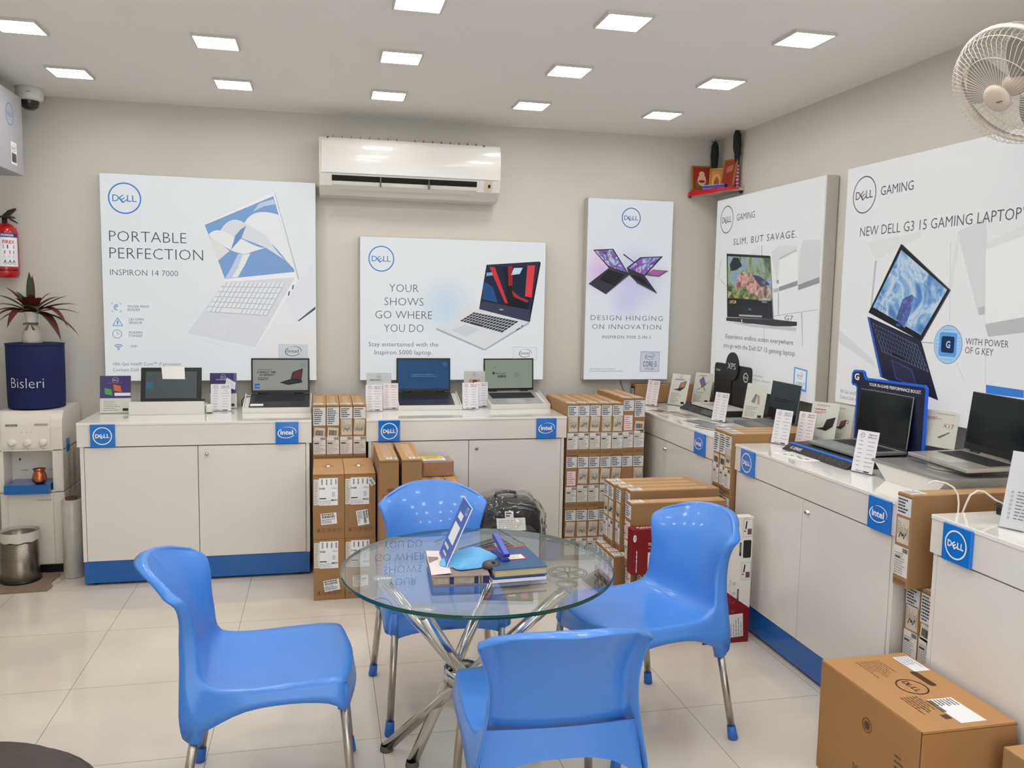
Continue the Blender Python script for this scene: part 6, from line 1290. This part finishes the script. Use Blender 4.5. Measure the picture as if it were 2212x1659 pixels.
b = MB(); f = Fr((0, 0, 0), (1,0,0), (0,0,1)); text(b, f, 'Bisleri', -.088, .105, .052, mat('white_stitching', '#dfe0e6', .7), width=.16, n=0, thin=.016)
for i, v in enumerate(b.v): a = v.x/r; b.v[i] = Vector(((r+.0012)*math.sin(a), -(r+.0012)*math.cos(a), v.z))
b.build('lettering', t)
# plant in a woven vase
t = thing('potted_plant', 'red and green leafy plant in a white woven vase on the dark blue cover', 'plant', (-1.518, 4.935, 1.2190)); t.scale = (1.044,)*3; VW = mat('white_wicker', '#c9c2b8', .7, bump=(90, .5))
b = MB(); b.lathe([(0,.001),(.046,.001),(.049,.012),(.044,.045),(.030,.088),(.0255,.100)], VW, 36); b.build('vase_foot', t); b = MB(); b.lathe([(.0255,.100),(.0265,.115),(.034,.155),(.038,.162),(.036,.162),(.030,.15),(0,.145)], M_PLW, 36); b.build('vase_collar', t)
b = MB(); RB = mat('brown_ribbon', '#6a5a52', .6); b.lathe([(.0265,.094),(.0285,.097),(.0285,.104),(.0265,.107)], RB, 30)
for s_ in (-1, 1): b.add([(s_*.002, -.029, .101), (s_*.03, -.034, .107), (s_*.032, -.034, .094), (s_*.004, -.031, .097)], [(0,1,2,3)], RB); b.add([(s_*.002, -.030, .099), (s_*.012, -.034, .066), (s_*.026, -.036, .070), (s_*.008, -.031, .098)], [(0,1,2,3)], RB)
b.build('ribbon', t)
LG, LR = mat('leaf_green', '#39401f', .5, noise=(25, .25)), mat('leaf_red', '#5e2424', .5, noise=(25, .3)); rn = random.Random(11)
def leaf(az, rise, L, droop, wd, m):
    b = MB(); n = 12; vs = []; d = Vector((math.cos(az), math.sin(az), 0)); sd = Vector((-d.y, d.x, 0))
    for i in range(n+1):
        s_ = i/n; p = Vector((0, 0, .150))+d*(L*s_*math.cos(rise)*(1-.15*s_*droop))+Vector((0, 0, L*(s_*math.sin(rise)-droop*s_**2.3))); ww = wd*(.30+.70*math.sin(math.pi*min(1, s_*1.02)**.75)) if s_ < .98 else .0005
        if s_ > .75: ww = wd*max(.02, (1-s_)/.25*.72)
        vs += [p-sd*ww+Vector((0,0,ww*.35)), p, p+sd*ww+Vector((0,0,ww*.35))]
    b.add(vs, [(3*i, 3*i+1, 3*i+4, 3*i+3) for i in range(n)], m, True); b.add(vs, [(3*i+1, 3*i+2, 3*i+5, 3*i+4) for i in range(n)], LR if (m is LG and rn.random() < .35) else m, True); b.build('leaf', t)
for az, rise, L, dr, wd, m in ((90, 80, .19, .02, .011, LR), (-80, 82, .20, .0, .013, LG), (-70, 62, .17, .35, .014, LR), (-100, 60, .17, .4, .014, LR), (20, 60, .18, .3, .013, LR), (160, 62, .18, .3, .013, LG), (180, 42, .22, .28, .013, LG), (172, 55, .21, .22, .013, LR), (188, 25, .19, .42, .014, LR), (200, 15, .16, .55, .016, LR), (165, 28, .24, .33, .010, LG), (0, 35, .20, .12, .012, LG), (-8, 25, .24, .22, .014, LR), (8, 18, .23, .30, .012, LG), (-20, 30, .24, .75, .020, LR), (-30, 10, .20, .80, .022, LG), (-15, 5, .25, .50, .012, LG), (-120, 30, .18, .85, .022, LR), (-60, 40, .17, .55, .020, LG), (-95, 45, .15, .5, .022, LG), (40, 45, .2, .3, .014, LG), (130, 45, .2, .3, .014, LR), (-150, 25, .2, .6, .018, LR), (-45, 55, .15, .3, .018, LR), (-135, 55, .14, .3, .018, LG)): leaf(R(az), R(rise), L*1.08, dr, wd*1.45, m)
t = thing('copper_pot', 'small copper pot on the blue drip tray of the dispenser', 'pot', (-1.452, 4.744, .4935)); b = MB(); b.lathe([(0,.001),(.022,.001),(.033,.012),(.036,.026),(.030,.050),(.0245,.064),(.026,.070),(.0335,.077),(.032,.078),(.0235,.070),(.020,.06),(0,.02)], mat('hammered_copper', '#c9754f', .22, 1.0, bump=(140, .25)), 36); b.build('body', t)
t = thing('jute_mat', 'worn brown jute mat on the floor in front of the dispenser', 'mat', (-1.5, 4.6, 0)); b = MB(); P_ = [(-.22, -.145), (-.06, -.142), (.10, -.136), (.145, -.135), (.155, -.08), (.13, .0), (.14, .10), (.132, .145), (.05, .16), (-.22, .16)]; b.prism([(x, y, .001) for x, y in P_], (0, 0, .005), mat('jute_weave', '#8a7765', .95, bump=(200, .6), noise=(30, .25, 5))); b.build('weave', t)
b = MB(); rn = random.Random(2)
for k in range(34): y = -.13+.30*k/34; x = .148-.02*math.sin(k*.3); b.tube([(x, y, .005), (x+rn.uniform(.008, .022), y+rn.uniform(-.008, .008), .002)], .0006, mat('jute_thread', '#9c8b78', .9), 3, False)
b.build('frayed_edge', t)
t = thing('waste_bin', 'perforated steel waste bin with a white liner standing on the jute mat', 'bin', (-1.530, 4.655, .0062)); b = MB(); BS = mat('bin_steel', '#8f887d', .3, 1.0, noise=(12, .25, 5)); b.lathe([(.0,.008),(.088,.008),(.089,.012),(.084,.25),(.081,.25),(.084,.02)], BS, 40); b.build('body', t)
b = MB(); b.lathe([(0,0),(.094,0),(.096,.006),(.092,.014),(.0885,.014)], M_BLK, 40); b.build('base_ring', t)
b = MB(); rn = random.Random(4); b.lathe([(.085,.262),(.0885,.262),(.090,.25),(.088,.212),(.0865,.205)], clear('bin_liner', '#e9e7e3', 1.4), 40); b.build('clear_liner', t)
b = MB(); LN = mat('bin_liner_film', '#cfcac2', .35); vs = [((.0905+.0012*math.sin(k*2.7))*math.cos(2*math.pi*k/60), (.0905+.0012*math.sin(k*2.7))*math.sin(2*math.pi*k/60), z+.003*math.sin(k*.9)*(j == 2)) for j, z in enumerate((.264, .25, .215)) for k in range(60)]; b.add(vs, [(j*60+k, j*60+(k+1) % 60, (j+1)*60+(k+1) % 60, (j+1)*60+k) for j in range(2) for k in range(60)], LN, True); b.build('liner', t)
bpy.data.objects.remove([o for o in t.children if o.name.startswith('clear_liner')][0])
b = MB()
for r_ in range(9):
    for k in range(60):
        a = 2*math.pi*(k+.5*(r_ % 2))/60; z = .120+.0095*r_; rr = .0889-(z-.012)/.238*.005; f = Fr((rr*math.cos(a), rr*math.sin(a), z), (-math.sin(a), math.cos(a), 0), (0,0,1)); disc(b, f, 0, 0, .0017, M_INK, .0006, 6)
b.build('perforation', t)
t = thing('wrap_roll', 'upright roll of clear stretch wrap between the dispenser and the left counter', 'roll', (-1.287, 4.69, 0)); b = MB(); b.lathe([(.026,.001),(.048,.001),(.050,.004),(.049,.41),(.046,.415),(.026,.415)], mat('stretch_wrap', '#b9b6b0', .15, spec=.6, coat=.6, noise=(18, .12)), 36); b.build('film', t); b = MB(); b.lathe([(.026,.0),(.030,.0),(.030,.427),(.024,.427),(.024,.0)], M_CSEAM, 30); b.build('core', t)
t = thing('fire_extinguisher', 'red fire extinguisher cut off by the left edge, above the plant', 'fire extinguisher', (-1.676, 5.078, 1.565)); b = MB(); ER = mat('extinguisher_red', '#b5141b', .2, coat=.5); b.lathe([(0,.006),(.050,.002),(.060,.012),(.063,.03),(.063,.24),(.056,.268),(.035,.288),(.018,.296),(0,.298)], ER, 40); b.build('cylinder', t)
def wrap(b, r):
    for i, v in enumerate(b.v): a = v.x/r; b.v[i] = Vector(((r+.0008+v.y*-1)*math.sin(a), -(r+.0008-v.y)*math.cos(a), v.z))
b = MB(); f = Fr((0, 0, 0), (1,0,0), (0,0,1)); nseg = 16
for k in range(nseg):
    u0, u1 = -.085+.17*k/nseg, -.085+.17*(k+1)/nseg; rect(b, f, u0, .062, u1, .218, M_WHITE, .0002); rect(b, f, u0, .218, u1, .24, mat('indigo_band', '#3a2f86', .4), .0002); rect(b, f, u0, .040, u1, .046, M_BLK, .0002)
    if u0 < -.02: rect(b, f, u0, .07, u1, .175, mat('yellow_slip', '#e3c93a', .6), .0004)
text(b, f, 'POWDER', .0, .2235, .011, M_WHITE, width=.062, n=.0006, thin=-.02); text(b, f, 'FIREX', .006, .184, .018, M_RED, width=.058, n=.0006, thin=-.02); rect(b, f, .008, .158, .03, .178, mat('indigo_band', '#3a2f86', .4), .0006); rect(b, f, .03, .158, .06, .178, mat('indigo_band', '#3a2f86', .4), .0006)
for u in (.015, .038, .058): rect(b, f, u-.002, .130, u+.002, .148, M_RED, .0006); text_rows(b, f, u-.008, .108, u+.008, .125, 3, M_GINK, .2, 3); ring(b, f, u, .082, .009, .002, M_INK, .0006, 12); rect(b, f, u-.002, .082, u+.002, .098, M_INK, .0007)
for i, v in enumerate(b.v): a = v.x/.063; rr = .0636-v.y; b.v[i] = Vector((rr*math.sin(a), -rr*math.cos(a), v.z))
b.build('label_wrap', t)
b = MB(); DM = mat('valve_dark', '#3a352f', .45, .4); b.cyl((0,0,.295), (0,0,.325), .013, DM, 14); b.box(-.012, -.05, .322, .05, .012, .332, DM, .003); b.prism([(-.01, -.008, .335), (.02, -.008, .365), (.055, -.008, .378), (.058, -.008, .370), (.03, -.008, .340), (.0, -.008, .330)], (0, .016, 0), DM); b.tube([(.03, -.012, .345), (.048, -.014, .33), (.036, -.014, .318), (.02, -.012, .322)], .002, M_STEEL, 6); b.prism([(.03, -.006, .325), (.065, -.006, .300), (.060, -.006, .296), (.024, -.006, .315)], (0, .012, 0), DM); b.build('valve', t)
b = MB(); b.box(-.02, .04, .26, .02, .0712, .29, DM); b.build('wall_hook', t)
# thin lead below the narrow sign
t = thing('sign_cable', 'thin grey power lead hanging from the narrow upright sign', 'cable', (1.90, 5.13, .98)); b = MB(); b.tube([(0, .01, .02), (.015, .008, -.04), (.05, .0, -.10), (.09, -.01, -.14)], .003, mat('grey_cable', '#8d877e', .5), 8); b.build('cord', t)
